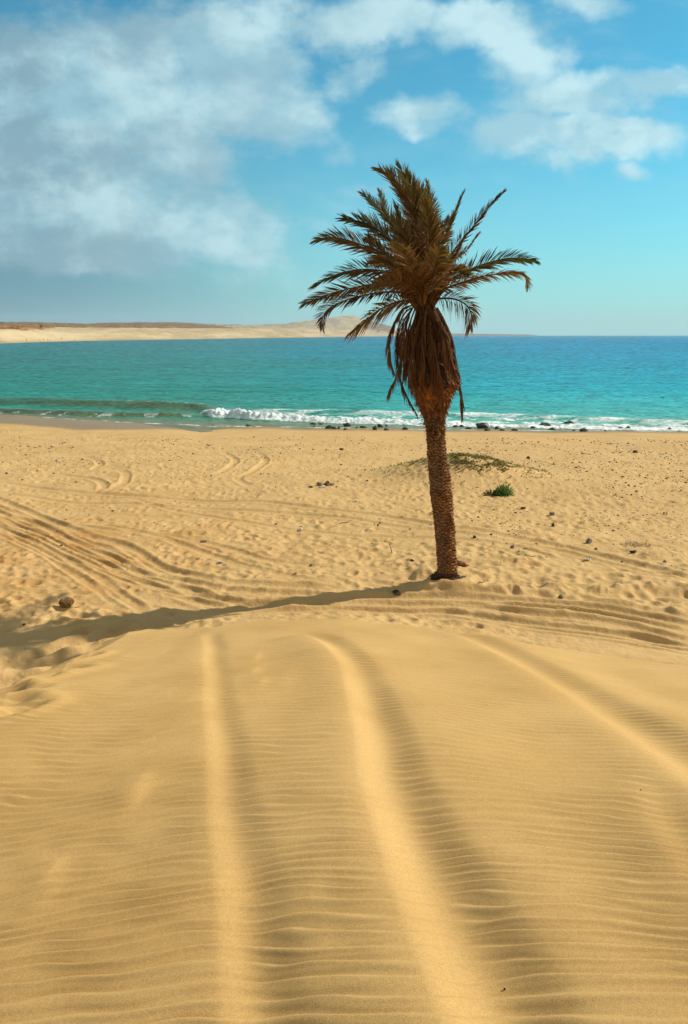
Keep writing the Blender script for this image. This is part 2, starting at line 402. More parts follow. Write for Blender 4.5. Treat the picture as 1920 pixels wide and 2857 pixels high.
# small wind berm along the rim, with a scour in front of it
qr = GX / np.maximum(GY, 0.5); er = sst(qr, -0.33, -0.24) * (1 - sst(qr, -0.04, 0.08)); dr_ = GY - Yr(GX) + 0.05 * perlin(GX / .5, GX * 0 + 2.2)
Z += er * 0.012 * np.where(dr_ < .55, np.exp(-((dr_ - .55) / .20) ** 2), np.exp(-((dr_ - .55) / .3) ** 2))
# small wind scoops
for px, py, s, a in [(310,1790,.12,.016),(300,1830,.10,.012),(110,1990,.10,.014),(105,2040,.09,.010),(575,1530,.12,.018),(580,1500,.1,.015),(590,1560,.12,.014),(1130,1700,.3,.012),(1500,1730,.2,.012),(700,2060,.11,.008),(720,2180,.1,.006),(640,1545,.2,.012)]:
    x0, y0 = unproj(px * 1.2245, py * 1.2245)
    wd = win(x0 - 1, x0 + 1, y0 - 1, y0 + 1)
    dx = (GX[wd] - x0) / s; dy_ = (GY[wd] - y0) / (s * 1.6)
    Z[wd] += a * np.exp(-dy_ ** 2 - np.where(dx > 0, (dx / .6) ** 2, (dx / 1.4) ** 2))

# wind ripples
lam = 0.064 + 0.014 * np.clip(ys - 1.2, 0, 2.2)
cum = np.concatenate([[0], np.cumsum(np.diff(ys) / (0.5 * (lam[1:] + lam[:-1])))])
PH = np.repeat(cum[:, None], NC, 1)
slope = 0.10 - 0.09 * sst(-GX, 0.15, 1.6) + 0.06 * sst(GX, 0.4, 1.6)
PH = PH + (GX * slope) / 0.075 * 1.0
PH += 1.25 * fbm(GX / 1.1, GY / 0.9 + 7, 1) + 0.46 * fbm(GX / 0.42, GY / 0.30, 1) + 0.20 * fbm(GX / 0.24, GY / 0.09, 1)
PH += (rA + rB + rC) * 9
fr = PH - np.floor(PH)
# asymmetrical, sharp crests with flat wide troughs
tri = np.where(fr < 0.72, fr / 0.72, (1 - fr) / 0.28)
rip = tri ** 1.12
rip = 0.86 - np.logaddexp(0, (0.86 - rip) * 22) / 22      # rounded, flat crests
fade = 1 - 0.62 * sst(GY, 3.6, 7.5)
am = (0.0215 * (1 - 0.3 * sst(GY, 2, 4)) * (1 + 0.4 * sst(-GX, 0.1, 0.9)) * (0.95 + 0.35 * fbm(GX / 0.6 + 9, GY / 0.4, 1))) * onD * fade * sst(GY, -0.5, 0.6)
dB = gB[0]; am = am * (1 - 0.62 * np.exp(-((dB - 0.12) / 0.13) ** 2))
dC = gC[0]; am = am * (1 - 0.75 * np.exp(-((dC - 0.16) / 0.16) ** 2))
Z += rip * np.clip(am, 0, 1)
# fine secondary ripples
PH2 = PH * 2.1 + fbm(GX / 0.6 + 4, GY / 0.3, 1)
Z += 0.0007 * np.sin(PH2 * 2 * np.pi) * onD * (1 - sst(GY, 2.5, 4.5))
Z += bm_ * 0.0035 * np.sin(2 * np.pi * (GY / 0.13 + 0.8 * fbm(GX / 0.8, GY / 0.6, 2))) * sst(fbm(GX / 1.5, GY / 1.5 + 8, 2), 0, 0.4) * (1 - sst(GY, 14, 20))

def Zs(x, y):
    x = np.atleast_1d(x); y = np.atleast_1d(y)
    r = np.clip(np.searchsorted(ys, y), 1, NR - 1); fr_ = np.clip((y - ys[r - 1]) / (ys[r] - ys[r - 1]), 0, 1)
    def row(ri):
        u = x / Wy[ri]; c = np.clip(np.searchsorted(us, u), 1, NC - 1)
        f = np.clip((u - us[c - 1]) / (us[c] - us[c - 1]), 0, 1)
        return Z[ri, c - 1] * (1 - f) + Z[ri, c] * f
    return row(r - 1) * (1 - fr_) + row(r) * fr_
def ground(px, py):
    x, yv = unproj(px, py, lambda a, b: np.maximum(Zs(a, b), WATER - 0.02)); return float(x), float(yv), float(Zs(x, yv)[0])

xb_, yb_ = at_z(1243, 1607, 0.05)
Qx, Qy = GX - xb_, GY - yb_
Z += 0.045 * np.exp(-((Qx - .05) / .55) ** 2 - ((Qy + .12) / .38) ** 2) + 0.05 * np.exp(-((Qx - .42) / .3) ** 2 - ((Qy + .42 + .4 * Qx) / .16) ** 2)
# colour masks: wet, ochre soil, stony
wet = sst(GY, Yw(GX) - 1.6, Yw(GX) - 0.15) ** 1.3
wet = np.maximum(wet, sst(GY - Yw(GX) + 3.4 * sst(-GX, 4, 14), -0.9, 0.1) * (GY > 20))
# left soil patch
ox, oy = at_z(-60, 1560, 0)
och = np.exp(-(((GX - ox) / 4.2) ** 2 + ((GY - oy - 0.5) / 3.6) ** 2)) * (1 - onD) * (0.8 + 0.8 * fbm(GX / 1.2, GY / 1.2 + 50, 3))
sto = sst(GX, -2, 9) * sst(GY, 12, 17) * (1 - wetz) + 0.25 * sst(GY, 16, 24) * (1 - wetz)
mask = np.stack([wet, np.clip(och, 0, 1), np.clip(sto, 0, 1), onD], -1).reshape(-1, 4)

m, t, p, out = new_mat('sand')
co = t.add('ShaderNodeTexCoord').outputs['Object']
a = attr(t, 'mask'); sp = t.add('ShaderNodeSeparateColor'); t.link(a.outputs['Color'], sp.inputs[0])
dn = a.outputs['Alpha']
n = t.ramp(t.noise(co, 0.9, 4, 0.55), 0.3, 0.7)
c = t.mix(n, (0.50, 0.322, 0.132, 1), (0.565, 0.372, 0.162, 1))
c = t.mix(dn, c, t.mix(n, (0.485, 0.303, 0.110, 1), (0.545, 0.350, 0.138, 1)))
c = t.mix(t.math('MULTIPLY', t.math('MULTIPLY', sp.outputs[1], 0.85), t.ramp(t.noise(co, 1.6, 5, 0.65), 0.25, 0.65)), c, (0.44, 0.225, 0.065, 1))
g = t.noise(co, 300, 3, 0.8)
c = t.mix(1.0, c, t.mix(t.ramp(g, .3, .7), (0.78, 0.76, 0.72, 1), (1.18, 1.18, 1.2, 1)), 'MULTIPLY')
c = t.mix(1.0, c, t.mix(t.ramp(t.noise(co, 70, 4, 0.7), .3, .7), (0.93, 0.92, 0.90, 1), (1.05, 1.05, 1.05, 1)), 'MULTIPLY')
g2 = t.ramp(t.noise(co, 150, 2, 0.7), 0.70, 0.78)
c = t.mix(t.math('MULTIPLY', g2, 0.30), c, (0.20, 0.12, 0.05, 1))
st = t.ramp(t.noise(co, 5.5, 5, 0.75), 0.56, 0.70)
c = t.mix(t.math('MULTIPLY', t.math('MULTIPLY', st, sp.outputs[2]), 0.45), c, (0.17, 0.12, 0.06, 1))
c = t.mix(t.math('MULTIPLY', sp.outputs[0], 0.8), c, (0.20, 0.135, 0.065, 1))
t.link(c, p.inputs['Base Color'])
p.inputs['Specular IOR Level'].default_value = 0.12
t.link(t.ramp(sp.outputs[0], 0.3, 1.0, 0.95, 0.35), p.inputs['Roughness'])
b = t.add('ShaderNodeBump'); b.inputs['Strength'].default_value = 0.55; b.inputs['Distance'].default_value = 0.004
t.link(t.noise(co, 230, 3, 0.7), b.inputs['Height'])
b2 = t.add('ShaderNodeBump'); b2.inputs['Strength'].default_value = 0.5; b2.inputs['Distance'].default_value = 0.05
t.link(t.math('MULTIPLY', t.noise(co, 9, 5, 0.62), t.math('SUBTRACT', 1.0, dn)), b2.inputs['Height'])
t.link(b2.outputs[0], b.inputs['Normal']); t.link(b.outputs[0], p.inputs['Normal'])
SAND = m
gobj = mesh_np('sand', np.stack([GX, GY, Z], -1).reshape(-1, 3), grid_faces(NR, NC), SAND, attrs={'mask': mask})
tag(gobj, kind='structure')

# ------------------------------------------------------------------ sea
wy = []; y = 27.0
while y < 7000:
    wy.append(y); y += 0.07 if y < 50 else min(0.42 * (y * y) / (4.7 * 682), 120)
wy = np.array(wy)
wu = np.concatenate([-(0.66 * 1.1 ** np.arange(1, 26))[::-1], np.linspace(-0.66, 0.66, 900), 0.66 * 1.1 ** np.arange(1, 26)])
WX = wu[None, :] * wy[:, None]; WYY = np.repeat(wy[:, None], len(wu), 1)
def wline(pts):
    P = np.array([at_z(px, py, WATER) for px, py in pts]); return lambda x: np.interp(x, P[:, 0], P[:, 1])
ywl = Yw(WX)
q = np.clip(WX / WYY, -0.7, 0.7)
chop = 0.035 * fbm(WX / 1.7, WYY / 0.8, 3) + 0.05 * fbm(WX / 7, WYY / 3, 2)
far = 1 / (1 + (WYY / 120) ** 2)
sh = sst(WYY, ywl - 1, ywl + 7)
ZW = WATER + (chop * (0.25 + 0.75 * sh)) * far
# left green swell about to break
c1 = wline([(-400,1118),(0,1124),(180,1128),(370,1135),(520,1142),(600,1149),(760,1158),(1000,1166),(1300,1170)])(WX) + 0.4 * perlin(WX / 3, WX * 0 + .5)
d = WYY - c1
left = 1 - sst(q, -0.22, -0.12)
sw = np.where(d < 0, np.exp(-(d / 1.0) ** 2), np.exp(-(d / 2.4) ** 2))
ZW += 0.50 * sw * left * (0.85 + 0.3 * perlin(WX / 4, WX * 0 + 4.4))
# little shore wave at the left
c3 = wline([(-400,1146),(0,1149),(140,1155),(300,1160),(450,1160),(580,1163),(700,1169)])(WX) + 0.25 * perlin(WX / 2, WX * 0 + 7.5)
d3 = WYY - c3; l3 = 1 - sst(q, -0.26, -0.17)
sw3 = np.where(d3 < 0, np.exp(-(d3 / 0.45) ** 2), np.exp(-(d3 / 1.3) ** 2)); ZW += 0.24 * sw3 * l3
# the breaker
c2 = wline([(560,1160),(640,1165),(700,1170),(800,1174),(1000,1180),(1200,1186),(1500,1192),(1920,1199),(2600,1203)])(WX) + 0.35 * perlin(WX / 2.2, WX * 0 + 1.5) + 0.12 * perlin(WX / .5, WX * 0 + 2.5)
d2 = WYY - c2
br = sst(q, -0.215, -0.195)
hb = np.interp(q, [-0.2, -0.15, 0, 0.15, 0.5], [0.40, 0.42, 0.22, 0.12, 0.06])
sw2 = np.where(d2 < 0, np.exp(-(d2 / 0.35) ** 2), np.exp(-(d2 / 1.5) ** 2))
lump = np.abs(fbm(WX / 0.35, WYY / 0.5, 3))
ZW += br * hb * sw2 * (0.85 + 0.45 * fbm(WX / 0.8, WYY / 1.5, 3) + 0.25 * lump)
# second foaming line behind
c4 = wline([(700,1148),(900,1151),(1200,1157),(1500,1166),(1920,1182),(2600,1190)])(WX) + 0.5 * perlin(WX / 3 + 9, WX * 0 + 1.5)
d4 = WYY - c4; br4 = sst(q, -0.18, -0.1)
ZW += br4 * 0.16 * np.where(d4 < 0, np.exp(-(d4 / 0.5) ** 2), np.exp(-(d4 / 1.6) ** 2))
# foam amount
fn = fbm(WX / 1.1, WYY / 0.9 + 3, 5, 0.62); fs = fbm(WX / 2.6 + 8, WYY / 1.2, 4, 0.6)
foam = br * (d2 > -0.5) * np.exp(-(np.clip(d2, 0, 99) / np.interp(q, [-.2, -.1, .1, .5], [1.1, .9, .5, .4])) ** 2) * (1.0 + .6 * fn)
wid = np.interp(q, [-0.2, -0.12, 0, 0.2, 0.4, 0.6], [0.4, 1.3, 3.4, 4.4, 3.2, 2.6])
zone = br * sst(d2, -0.5, 0.1) * (1 - sst(d2, wid * 0.75, wid * 1.8))
foam = np.maximum(foam, zone * sst(fn + 0.35 * fs + 0.22 * (1 - d2 / wid), 0.2, 0.65))
foam = np.maximum(foam, br4 * np.exp(-(d4 / 0.7) ** 2) * sst(fs, -0.45, 0.3) * 0.95)
foam = np.maximum(foam, l3 * np.exp(-((d3 + 0.5) / 0.25) ** 2) * sst(fn, 0.2, 0.5) * 0.6)
foam = np.maximum(foam, left * np.exp(-(d / 0.25) ** 2) * sst(fn, 0.35, 0.6) * 0.7 * sst(q, -0.4, -0.2))
edge = np.exp(-((WYY - ywl - 0.25 - 0.35 * perlin(WX / 1.6, WX * 0 + 6)) / 0.14) ** 2) * sst(fn, -0.2, 0.2) * 0.7
foam = np.maximum(foam, edge)
foam = np.clip(foam, 0, 1)
ZW += foam * 0.07 * lump
# water colour by depth and bottom
lg = np.log(WYY)
def C(*c): return np.array([(v / 255) ** 2.2 for v in c])
kd = [math.log(v) for v in (34, 42, 60, 100, 200, 600, 3000)]
CL = [C(120,140,100), C(60,150,130), C(8,145,128), C(0,138,128), C(0,132,130), C(0,120,130), C(0,96,135)]
CR = [C(130,175,155), C(80,175,170), C(25,162,178), C(0,148,178), C(0,132,174), C(0,120,168), C(0,112,160)]
Lc = np.stack([np.interp(lg, kd, [c_[i] for c_ in CL]) for i in range(3)], -1)
Rc = np.stack([np.interp(lg, kd, [c_[i] for c_ in CR]) for i in range(3)], -1)
tq = sst(q + 0.12 * fbm(WX / WYY * 3, lg * 2, 2), -0.35, 0.42)[..., None]
CW = Lc * (1 - tq) + Rc * tq
streak = 0.6 * fbm(WX / WYY * 26 + 3, lg * 40, 3) + 1.7 * fbm(WX / WYY * 120 + 3, lg * 230, 2); bigp = fbm(WX / WYY * 3 + 1, lg * 7, 3)
CW = CW * (0.60 + 0.18 * tq + 0.06 * np.exp(-((WYY - 45) / 15) ** 2)[..., None]) * (1 + 0.42 * streak[..., None] + 0.12 * bigp[..., None])
shal = (1 - sst(WYY, ywl, ywl + 3.2))[..., None]
CW = CW * (1 - shal * 0.8) + np.array([0.20, 0.16, 0.085]) * shal * 0.8
face = (left * np.exp(-((d + 0.7) / 0.9) ** 2) * 0.75 + l3 * np.exp(-((d3 + 0.3) / 0.5) ** 2) * 0.8)[..., None]
CW = CW * (1 - face) + (np.array([0.10, 0.12, 0.05]) * sst(q, -0.6, -0.3)[..., None] + np.array([0.06, 0.12, 0.075]) * (1 - sst(q, -0.6, -0.3)[..., None])) * face
sea_attr = np.concatenate([np.clip(CW, 0, 1), foam[..., None]], -1).reshape(-1, 4)
m, t, p, out = new_mat('sea_water')
a = attr(t, 'mask'); co = t.add('ShaderNodeTexCoord').outputs['Object']
foamf = a.outputs['Alpha']
fcol = t.mix(t.noise(co, 6, 4, 0.6), (0.62, 0.70, 0.70, 1), (0.85, 0.87, 0.86, 1))
t.link(t.mix(foamf, a.outputs['Color'], fcol), p.inputs['Base Color'])
t.link(t.ramp(foamf, 0.0, 0.5, 0.28, 0.9), p.inputs['Roughness'])
p.inputs['Specular IOR Level'].default_value = 0.08; p.inputs['IOR'].default_value = 1.33
cs = t.vmath('MULTIPLY', co, (1, 2.1, 1))
b = t.add('ShaderNodeBump'); b.inputs['Strength'].default_value = 0.9; b.inputs['Distance'].default_value = 0.35
hh = t.math('ADD', t.noise(cs, 0.55, 6, 0.62), t.math('MULTIPLY', t.noise(t.vmath('MULTIPLY', co, (1, 2.5, 1)), 0.08, 5, 0.6), 3.0))
t.link(hh, b.inputs['Height']); t.link(b.outputs[0], p.inputs['Normal'])
sea = mesh_np('sea_water', np.stack([WX, WYY, ZW], -1).reshape(-1, 3), grid_faces(len(wy), len(wu)), m, attrs={'mask': sea_attr})
tag(sea, kind='structure')

# ------------------------------------------------------------------ far shore: sand slopes, scrub plateau, dunes
HOR = 934.5
def zat(D, py): return CAMZ + D * (HOR - py) / F
def far_land(name, xs, prof_fn, nprof, mat, jit, seed, smooth=True):
    """profiles along bearings; each profile = list of (distance, z, sandiness r,g,b)"""
    co, cols = [], []
    for px in xs:
        pr = prof_fn(px); ds = np.array([q_[0] for q_ in pr]); zs = np.array([q_[1] for q_ in pr]); cs_ = np.array([q_[2] for q_ in pr])
        tt = np.linspace(0, len(pr) - 1, nprof); ii = np.arange(len(pr))
        dd = np.interp(tt, ii, ds); zz = np.interp(tt, ii, zs)
        cc_ = np.stack([np.interp(tt, ii, cs_[:, k]) for k in range(3)], -1)
        X = dd * (px - 960) / F
        # px measured at the horizon row: bearing scale
        sc_ = 1 / (math.cos(PITCH) + (1428.5 - HOR) / F * math.sin(PITCH))
        X = dd * (px - 960) / F * sc_
        nz = fbm(X / (jit * 14) + seed, dd / (jit * 30), 4) * jit
        env = np.clip((zz - WATER) / (jit * 4), 0, 1)
        co.append(np.stack([X, dd, zz + nz * env], -1)); cols.append(np.concatenate([cc_, np.ones((nprof, 1))], -1))
    co = np.array(co); cols = np.array(cols)
    return mesh_np(name, co.reshape(-1, 3), grid_faces(len(xs), nprof), mat, attrs={'mask': cols.reshape(-1, 4)}, smooth=smooth)
m, t, p, out = new_mat('far_slope')
a = attr(t, 'mask'); co = t.add('ShaderNodeTexCoord').outputs['Object']
sp = t.add('ShaderNodeSeparateColor'); t.link(a.outputs['Color'], sp.inputs[0])
sandc = t.mix(t.ramp(t.noise(t.vmath('MULTIPLY', co, (1, .35, 3)), 0.018, 6, 0.65), 0.35, 0.65), (0.36, 0.275, 0.155, 1), (0.50, 0.39, 0.23, 1))
scr = t.mix(t.ramp(t.noise(co, 0.05, 6, 0.75), 0.4, 0.62), (0.30, 0.18, 0.085, 1), (0.075, 0.055, 0.035, 1))
red = t.mix(t.ramp(t.noise(t.vmath('MULTIPLY', co, (3, .6, 1)), 0.06, 6, 0.7), 0.42, 0.6), (0.42, 0.20, 0.075, 1), (0.10, 0.045, 0.02, 1))
nb = t.noise(co, 0.035, 6, 0.7)
fsc = t.ramp(t.math('ADD', sp.outputs[0], t.math('MULTIPLY', t.math('SUBTRACT', nb, 0.5), 1.3)), 0.45, 0.6)
frd = t.ramp(t.math('ADD', sp.outputs[1], t.math('MULTIPLY', t.math('SUBTRACT', nb, 0.5), 1.1)), 0.45, 0.6)
c = t.mix(frd, t.mix(fsc, sandc, scr), red)
t.link(c, p.inputs['Base Color']); p.inputs['Roughness'].default_value = 1; p.inputs['Specular IOR Level'].default_value = 0
b = t.add('ShaderNodeBump'); b.inputs['Strength'].default_value = 0.6; b.inputs['Distance'].default_value = 6
t.link(t.noise(t.vmath('MULTIPLY', co, (1, .5, 1)), 0.03, 6, 0.6), b.inputs['Height']); t.link(b.outputs[0], p.inputs['Normal'])
FARM = m
cpx = [-700, -300, 0, 200, 400, 600, 850, 1000, 1100, 1140]; cD = [300, 360, 410, 560, 700, 900, 1400, 2100, 2900, 3100]
def prof1(px):
    D0 = np.interp(px, cpx, cD)
    top1 = np.interp(px, [-700, 0, 60, 130, 200, 450, 600, 800, 1000, 1100, 1140], [905, 914, 915, 915.5, 916, 917, 918, 920, 922, 930, 936])
    tp2 = np.interp(px, [-700, 0, 150, 240, 306, 400, 497, 560, 600, 660], [896, 900, 901.5, 905, 902, 901.5, 901, 904, 908, 916])
    fat = 0.12 * D0
    redm = float(np.interp(px, [-700, 60, 150, 190], [1, 1, 0.6, 0])); scr_ = float(np.interp(px, [-700, 500, 640, 700], [1, 1, 0.7, 0.1]))
    r0 = [0, 0, 0]
    L = [(D0 - 8, WATER - 2, r0), (D0, WATER - .1, r0), (D0 + 0.05 * D0, WATER + 1.0 + 0 * D0, r0),
         (D0 * 1.12, zat(D0 * 1.12, top1 + 13 - 4 * redm), [0, redm * 0.35, 0]),
         (D0 * 1.3, zat(D0 * 1.3, top1), [0.1, redm, 0]),
         (D0 * 1.5, zat(D0 * 1.5, top1 - 1), [scr_ * .95, redm * .5, 0]),
         (D0 * 2.1, zat(D0 * 2.1, min(tp2, top1)), [scr_, 0, 0]), (D0 * 2.5, zat(D0 * 2.5, min(tp2, top1) + 9), [scr_, 0, 0])]
    return L
far1 = far_land('far_sand_shore', np.linspace(-700, 1140, 420), prof1, 80, FARM, 1.1, 2.0); tag(far1, kind='structure')
def prof2(px):
    D0 = 2300 + (px - 560) * 0.9
    top = np.interp(px, [520, 600, 640, 690, 740, 800, 850, 900, 950, 985, 1010, 1040, 1065, 1095, 1115], [915, 906, 907, 908, 906.5, 904, 898, 892, 884.5, 883.5, 890, 900, 905, 913, 936])
    sc_ = float(np.interp(px, [500, 620, 700, 800, 1000, 1035, 1060], [0.5, 0.52, 0.5, 0.48, 0.42, 0.8, 1]))
    return [(D0, -3, [0, 0, 0]), (D0 * 1.03, 1, [0, 0, 0]), (D0 * 1.12, zat(D0 * 1.12, (top * .55 + 933 * .45)), [sc_ * .9, 0, 0]), (D0 * 1.22, zat(D0 * 1.22, top * .8 + 933 * .2), [sc_, 0, 0]),
            (D0 * 1.32, zat(D0 * 1.32, top), [sc_, 0, 0]), (D0 * 1.5, zat(D0 * 1.5, top + 12), [sc_, 0, 0])]
far2 = far_land('far_dunes', np.linspace(520, 1115, 260), prof2, 60, FARM, 5.0, 9.0); tag(far2, kind='structure')
def prof3(px):
    D0 = 5200; top = np.interp(px, [1150, 1190, 1300, 1420, 1475, 1500], [931, 929.5, 930.5, 932, 933, 935])
    return [(D0, -2, [1, 0, 0]), (D0 + 100, zat(D0 + 100, top + 1), [1, 0, 0]), (D0 + 200, zat(D0 + 200, top), [1, 0, 0]), (D0 + 400, zat(D0 + 400, top + 5), [1, 0, 0])]
far3 = far_land('far_headland', np.linspace(1130, 1500, 80), prof3, 20, FARM, 0.5, 5.0); tag(far3, kind='structure')

# ------------------------------------------------------------------ palm
PB = ground(1243, 1607)
PY = PB[1]
def z1(pts): return [(820 + x * .4464, 430 + yv * .4464) for x, yv in pts]
def z2(pts): return [(1000 + x * .2551, 830 + yv * .2551) for x, yv in pts]
palm = empty('palm_tree', (PB[0], PB[1], PB[2]))
tag(palm, 'tall leaning date palm with dark rusty crown and hanging dead fronds standing on the sand', 'palm tree')
PBv = Vector(PB)
def loc(v): return np.array(v) - np.array(PB)
def col_mat(name, rough=0.85, spec=0.15, bscale=60, bstr=0.4, bdist=0.01, trans=0.0, stretch=(1, 1, 1)):
    m, t, p, out = new_mat(name)
    a = attr(t, 'tint'); co = t.add('ShaderNodeTexCoord').outputs['Object']
    cs = t.vmath('MULTIPLY', co, stretch)
    n = t.noise(cs, bscale, 4, 0.65)
    c = t.mix(1.0, a.outputs['Color'], t.mix(n, (0.55, 0.55, 0.55, 1), (1.45, 1.45, 1.45, 1)), 'MULTIPLY')
    t.link(c, p.inputs['Base Color']); p.inputs['Roughness'].default_value = rough; p.inputs['Specular IOR Level'].default_value = spec
    b = t.add('ShaderNodeBump'); b.inputs['Strength'].default_value = bstr; b.inputs['Distance'].default_value = bdist
    t.link(n, b.inputs['Height']); t.link(b.outputs[0], p.inputs['Normal'])
    if trans:
        tr = t.add('ShaderNodeBsdfTranslucent'); t.link(c, tr.inputs[0]); mx = t.add('ShaderNodeMixShader'); mx.inputs[0].default_value = trans
        t.link(p.outputs[0], mx.inputs[1]); t.link(tr.outputs[0], mx.inputs[2]); t.link(mx.outputs[0], out.inputs[0])
    return m
BARK = col_mat('palm_bark', 0.95, 0.05, 45, 0.6, 0.015)
FIBRE = col_mat('palm_fibre', 0.95, 0.05, 50, 0.9, 0.02, stretch=(1, 1, 0.35))
LEAF = col_mat('palm_leaf', 0.6, 0.2, 30, 0.2, 0.004, trans=0.30)
DRY = col_mat('palm_dry_leaf', 0.85, 0.1, 30, 0.2, 0.004, trans=0.15)

def centreline(pts):  # (px,py,width px) list bottom to top
    P = [at_y(px, py, PY) for px, py, _ in pts]
    dist = PY * 1.0
    rr = []
    for (px, py, wd), v in zip(pts, P):
        depth = v.y * math.cos(PITCH) + (CAMZ - v.z) * math.sin(PITCH); rr.append(wd / 2 / F * depth)
    return P, rr
def loft(P, rr, nseg, nring, disp, colf, name, mat, capb=True, ztop=None):
    zs = [v.z for v in P]; tt = np.linspace(zs[0], zs[-1], nring)
    cx = np.interp(tt, zs, [v.x for v in P]); cy = np.interp(tt, zs, [v.y for v in P]); r = np.interp(tt, zs, rr)
    # smooth radii
    k = np.ones(7) / 7; r = np.convolve(np.pad(r, 3, 'edge'), k, 'valid'); cx = np.convolve(np.pad(cx, 3, 'edge'), k, 'valid')
    th = np.linspace(0, 2 * np.pi, nseg, endpoint=False)
    TH, ZZ = np.meshgrid(th, tt); RRr = np.repeat(r[:, None], nseg, 1)
    Rr, zof = disp(TH, ZZ, RRr)
    X = cx[:, None] + Rr * np.cos(TH); Y = cy[:, None] + Rr * np.sin(TH)
    co = np.stack([X, Y, ZZ + zof], -1).reshape(-1, 3) - np.array(PB)
    i = np.arange(nring * nseg).reshape(nring, nseg); j = np.roll(i, -1, 1)
    f = np.stack([i[:-1].ravel(), j[:-1].ravel(), j[1:].ravel(), i[1:].ravel()], 1)
    cl = colf(TH, ZZ, Rr - RRr).reshape(-1, 3)
    co_l = co; 
    return co_l, f, cl
TRK = [(1240,1622,82),(1242,1612,74),(1246,1600,62),(1248,1585,54),(1246,1540,54),(1241,1480,55),(1236,1430,57),(1232,1380,62),(1226,1320,60),(1219,1260,53),(1216,1215,50),(1213,1180,56),(1211,1155,62),(1213,1140,72)]
P, rr = centreline(TRK)
def cyl_noise(TH, ZZ, a, b, o=3, s=0): return fbm(np.cos(TH) * a + 20 + s, np.sin(TH) * a + ZZ * b + 5, o)
def hsh(a, b): return np.modf(np.abs(np.sin(a * 127.1 + b * 311.7) * 43758.5453))[0]
def boot_pattern(TH, ZZ, pitch, nb):
    v = ZZ / pitch + 0.35 * cyl_noise(TH, ZZ, 1.2, 0.6) + 0.6 * cyl_noise(TH, ZZ, 3.5, 7, 2, 3) + TH / (2 * np.pi)
    row = np.floor(v); fv = v - row
    u = TH / (2 * np.pi) * nb + 0.5 * np.mod(row, 2) + 0.3 * hsh(row, row * 0); cell = np.floor(u); fu = u - cell
    return row, fv, cell, fu
def dtrunk(TH, ZZ, RR_):
    row, fv, cell, fu = boot_pattern(TH, ZZ, 0.050, 10)
    h = hsh(row, cell)
    prot = (0.35 + 0.65 * h) * np.clip(fv * 1.15, 0, 1) ** 1.3 * (1 - np.clip((fv - 0.87) / 0.13, 0, 1)) * (1 - np.abs(2 * fu - 1) ** 4)
    base = 1 - sst(ZZ, PB[2] + 0.02, PB[2] + 0.14)
    r = RR_ - 0.014 + 0.036 * prot * (1 - base) + 0.006 * cyl_noise(TH, ZZ, 9, 30) + 0.010 * cyl_noise(TH, ZZ, 2, 3, 2, 5)
    r += base * 0.012 * np.sin(TH * 37 + ZZ * 20) + base * 0.012 * cyl_noise(TH, ZZ, 6, 4, 2)
    return r, 0.012 * (h - .5) * (1 - np.abs(2 * fu - 1) ** 2) * (fv > .3)
def ctrunk(TH, ZZ, dd):
    row, fv, cell, fu = boot_pattern(TH, ZZ, 0.050, 10)
    h = hsh(row + 3, cell)[..., None]; n = cyl_noise(TH, ZZ, 1.5, 2.5, 2, 9)[..., None]
    boot_shade = (np.clip((fv - .35) / .4, 0, 1) * (1 - np.abs(2 * fu - 1) ** 4))[..., None]  # recess shade painted into the bark colour beneath each boot, pale boot lips
    c = (np.array([0.15, 0.066, 0.025]) * (1 - h) + np.array([0.30, 0.150, 0.062]) * h) * (0.42 + 0.95 * boot_shade)
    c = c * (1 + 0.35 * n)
    gp = sst(cyl_noise(TH, ZZ, 1.1, 1.9, 3, 31) + .6 * (hsh(row + 9, cell) - .5), 0.0, 0.5)[..., None]; c = c * (1 - gp * .7) + np.array([0.20, 0.135, 0.085]) * (0.4 + 0.8 * boot_shade) * gp * .7
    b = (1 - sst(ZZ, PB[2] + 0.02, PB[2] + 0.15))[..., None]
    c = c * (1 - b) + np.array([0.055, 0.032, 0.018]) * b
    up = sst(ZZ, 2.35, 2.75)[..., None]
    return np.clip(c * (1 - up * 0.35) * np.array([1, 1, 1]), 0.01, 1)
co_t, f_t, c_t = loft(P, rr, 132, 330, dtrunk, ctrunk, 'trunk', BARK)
# ragged bark chips
def chips(n, z0, z1_, Pl, rl, size, dirup, colA, colB, out=0.5):
    zs = [v.z for v in Pl]; co, fc, cl = [], [], []
    for k in range(n):
        z = RNG.uniform(z0, z1_); th = RNG.uniform(0, 2 * math.pi)
        cx = np.interp(z, zs, [v.x for v in Pl]); cy = PY; r = np.interp(z, zs, rl) + 0.004
        o_ = np.array([math.cos(th), math.sin(th), 0]); tg = np.array([-math.sin(th), math.cos(th), 0])
        L = size * RNG.uniform(0.5, 1.5); wd = L * RNG.uniform(0.25, 0.7)
        dr = o_ * out * RNG.uniform(.3, 1.3) + np.array([0, 0, dirup]) + tg * RNG.uniform(-.6, .6); dr /= np.linalg.norm(dr)
        p0 = np.array([cx, cy, z]) + o_ * (r - 0.012)
        i = len(co); co += [p0 - tg * wd / 2, p0 + tg * wd / 2, p0 + dr * L + tg * wd * .2 , p0 + dr * L * .85 - tg * wd * .25 + o_ * .004]
        fc.append((i, i + 1, i + 2, i + 3)); h = RNG.random(); c = np.array(colA) * (1 - h) + np.array(colB) * h; cl += [c * .8, c * .8, c * 1.1, c * 1.1]
    return np.array(co) - np.array(PB), np.array(fc), np.array(cl)
def merge(parts):
    co = []; fc = []; cl = []; n = 0
    for a, b, c in parts: co.append(a); fc.append(b + n); cl.append(c); n += len(a)
    cl = np.vstack(cl); return np.vstack(co), np.vstack(fc), np.concatenate([cl, np.ones((len(cl), 1))], 1)
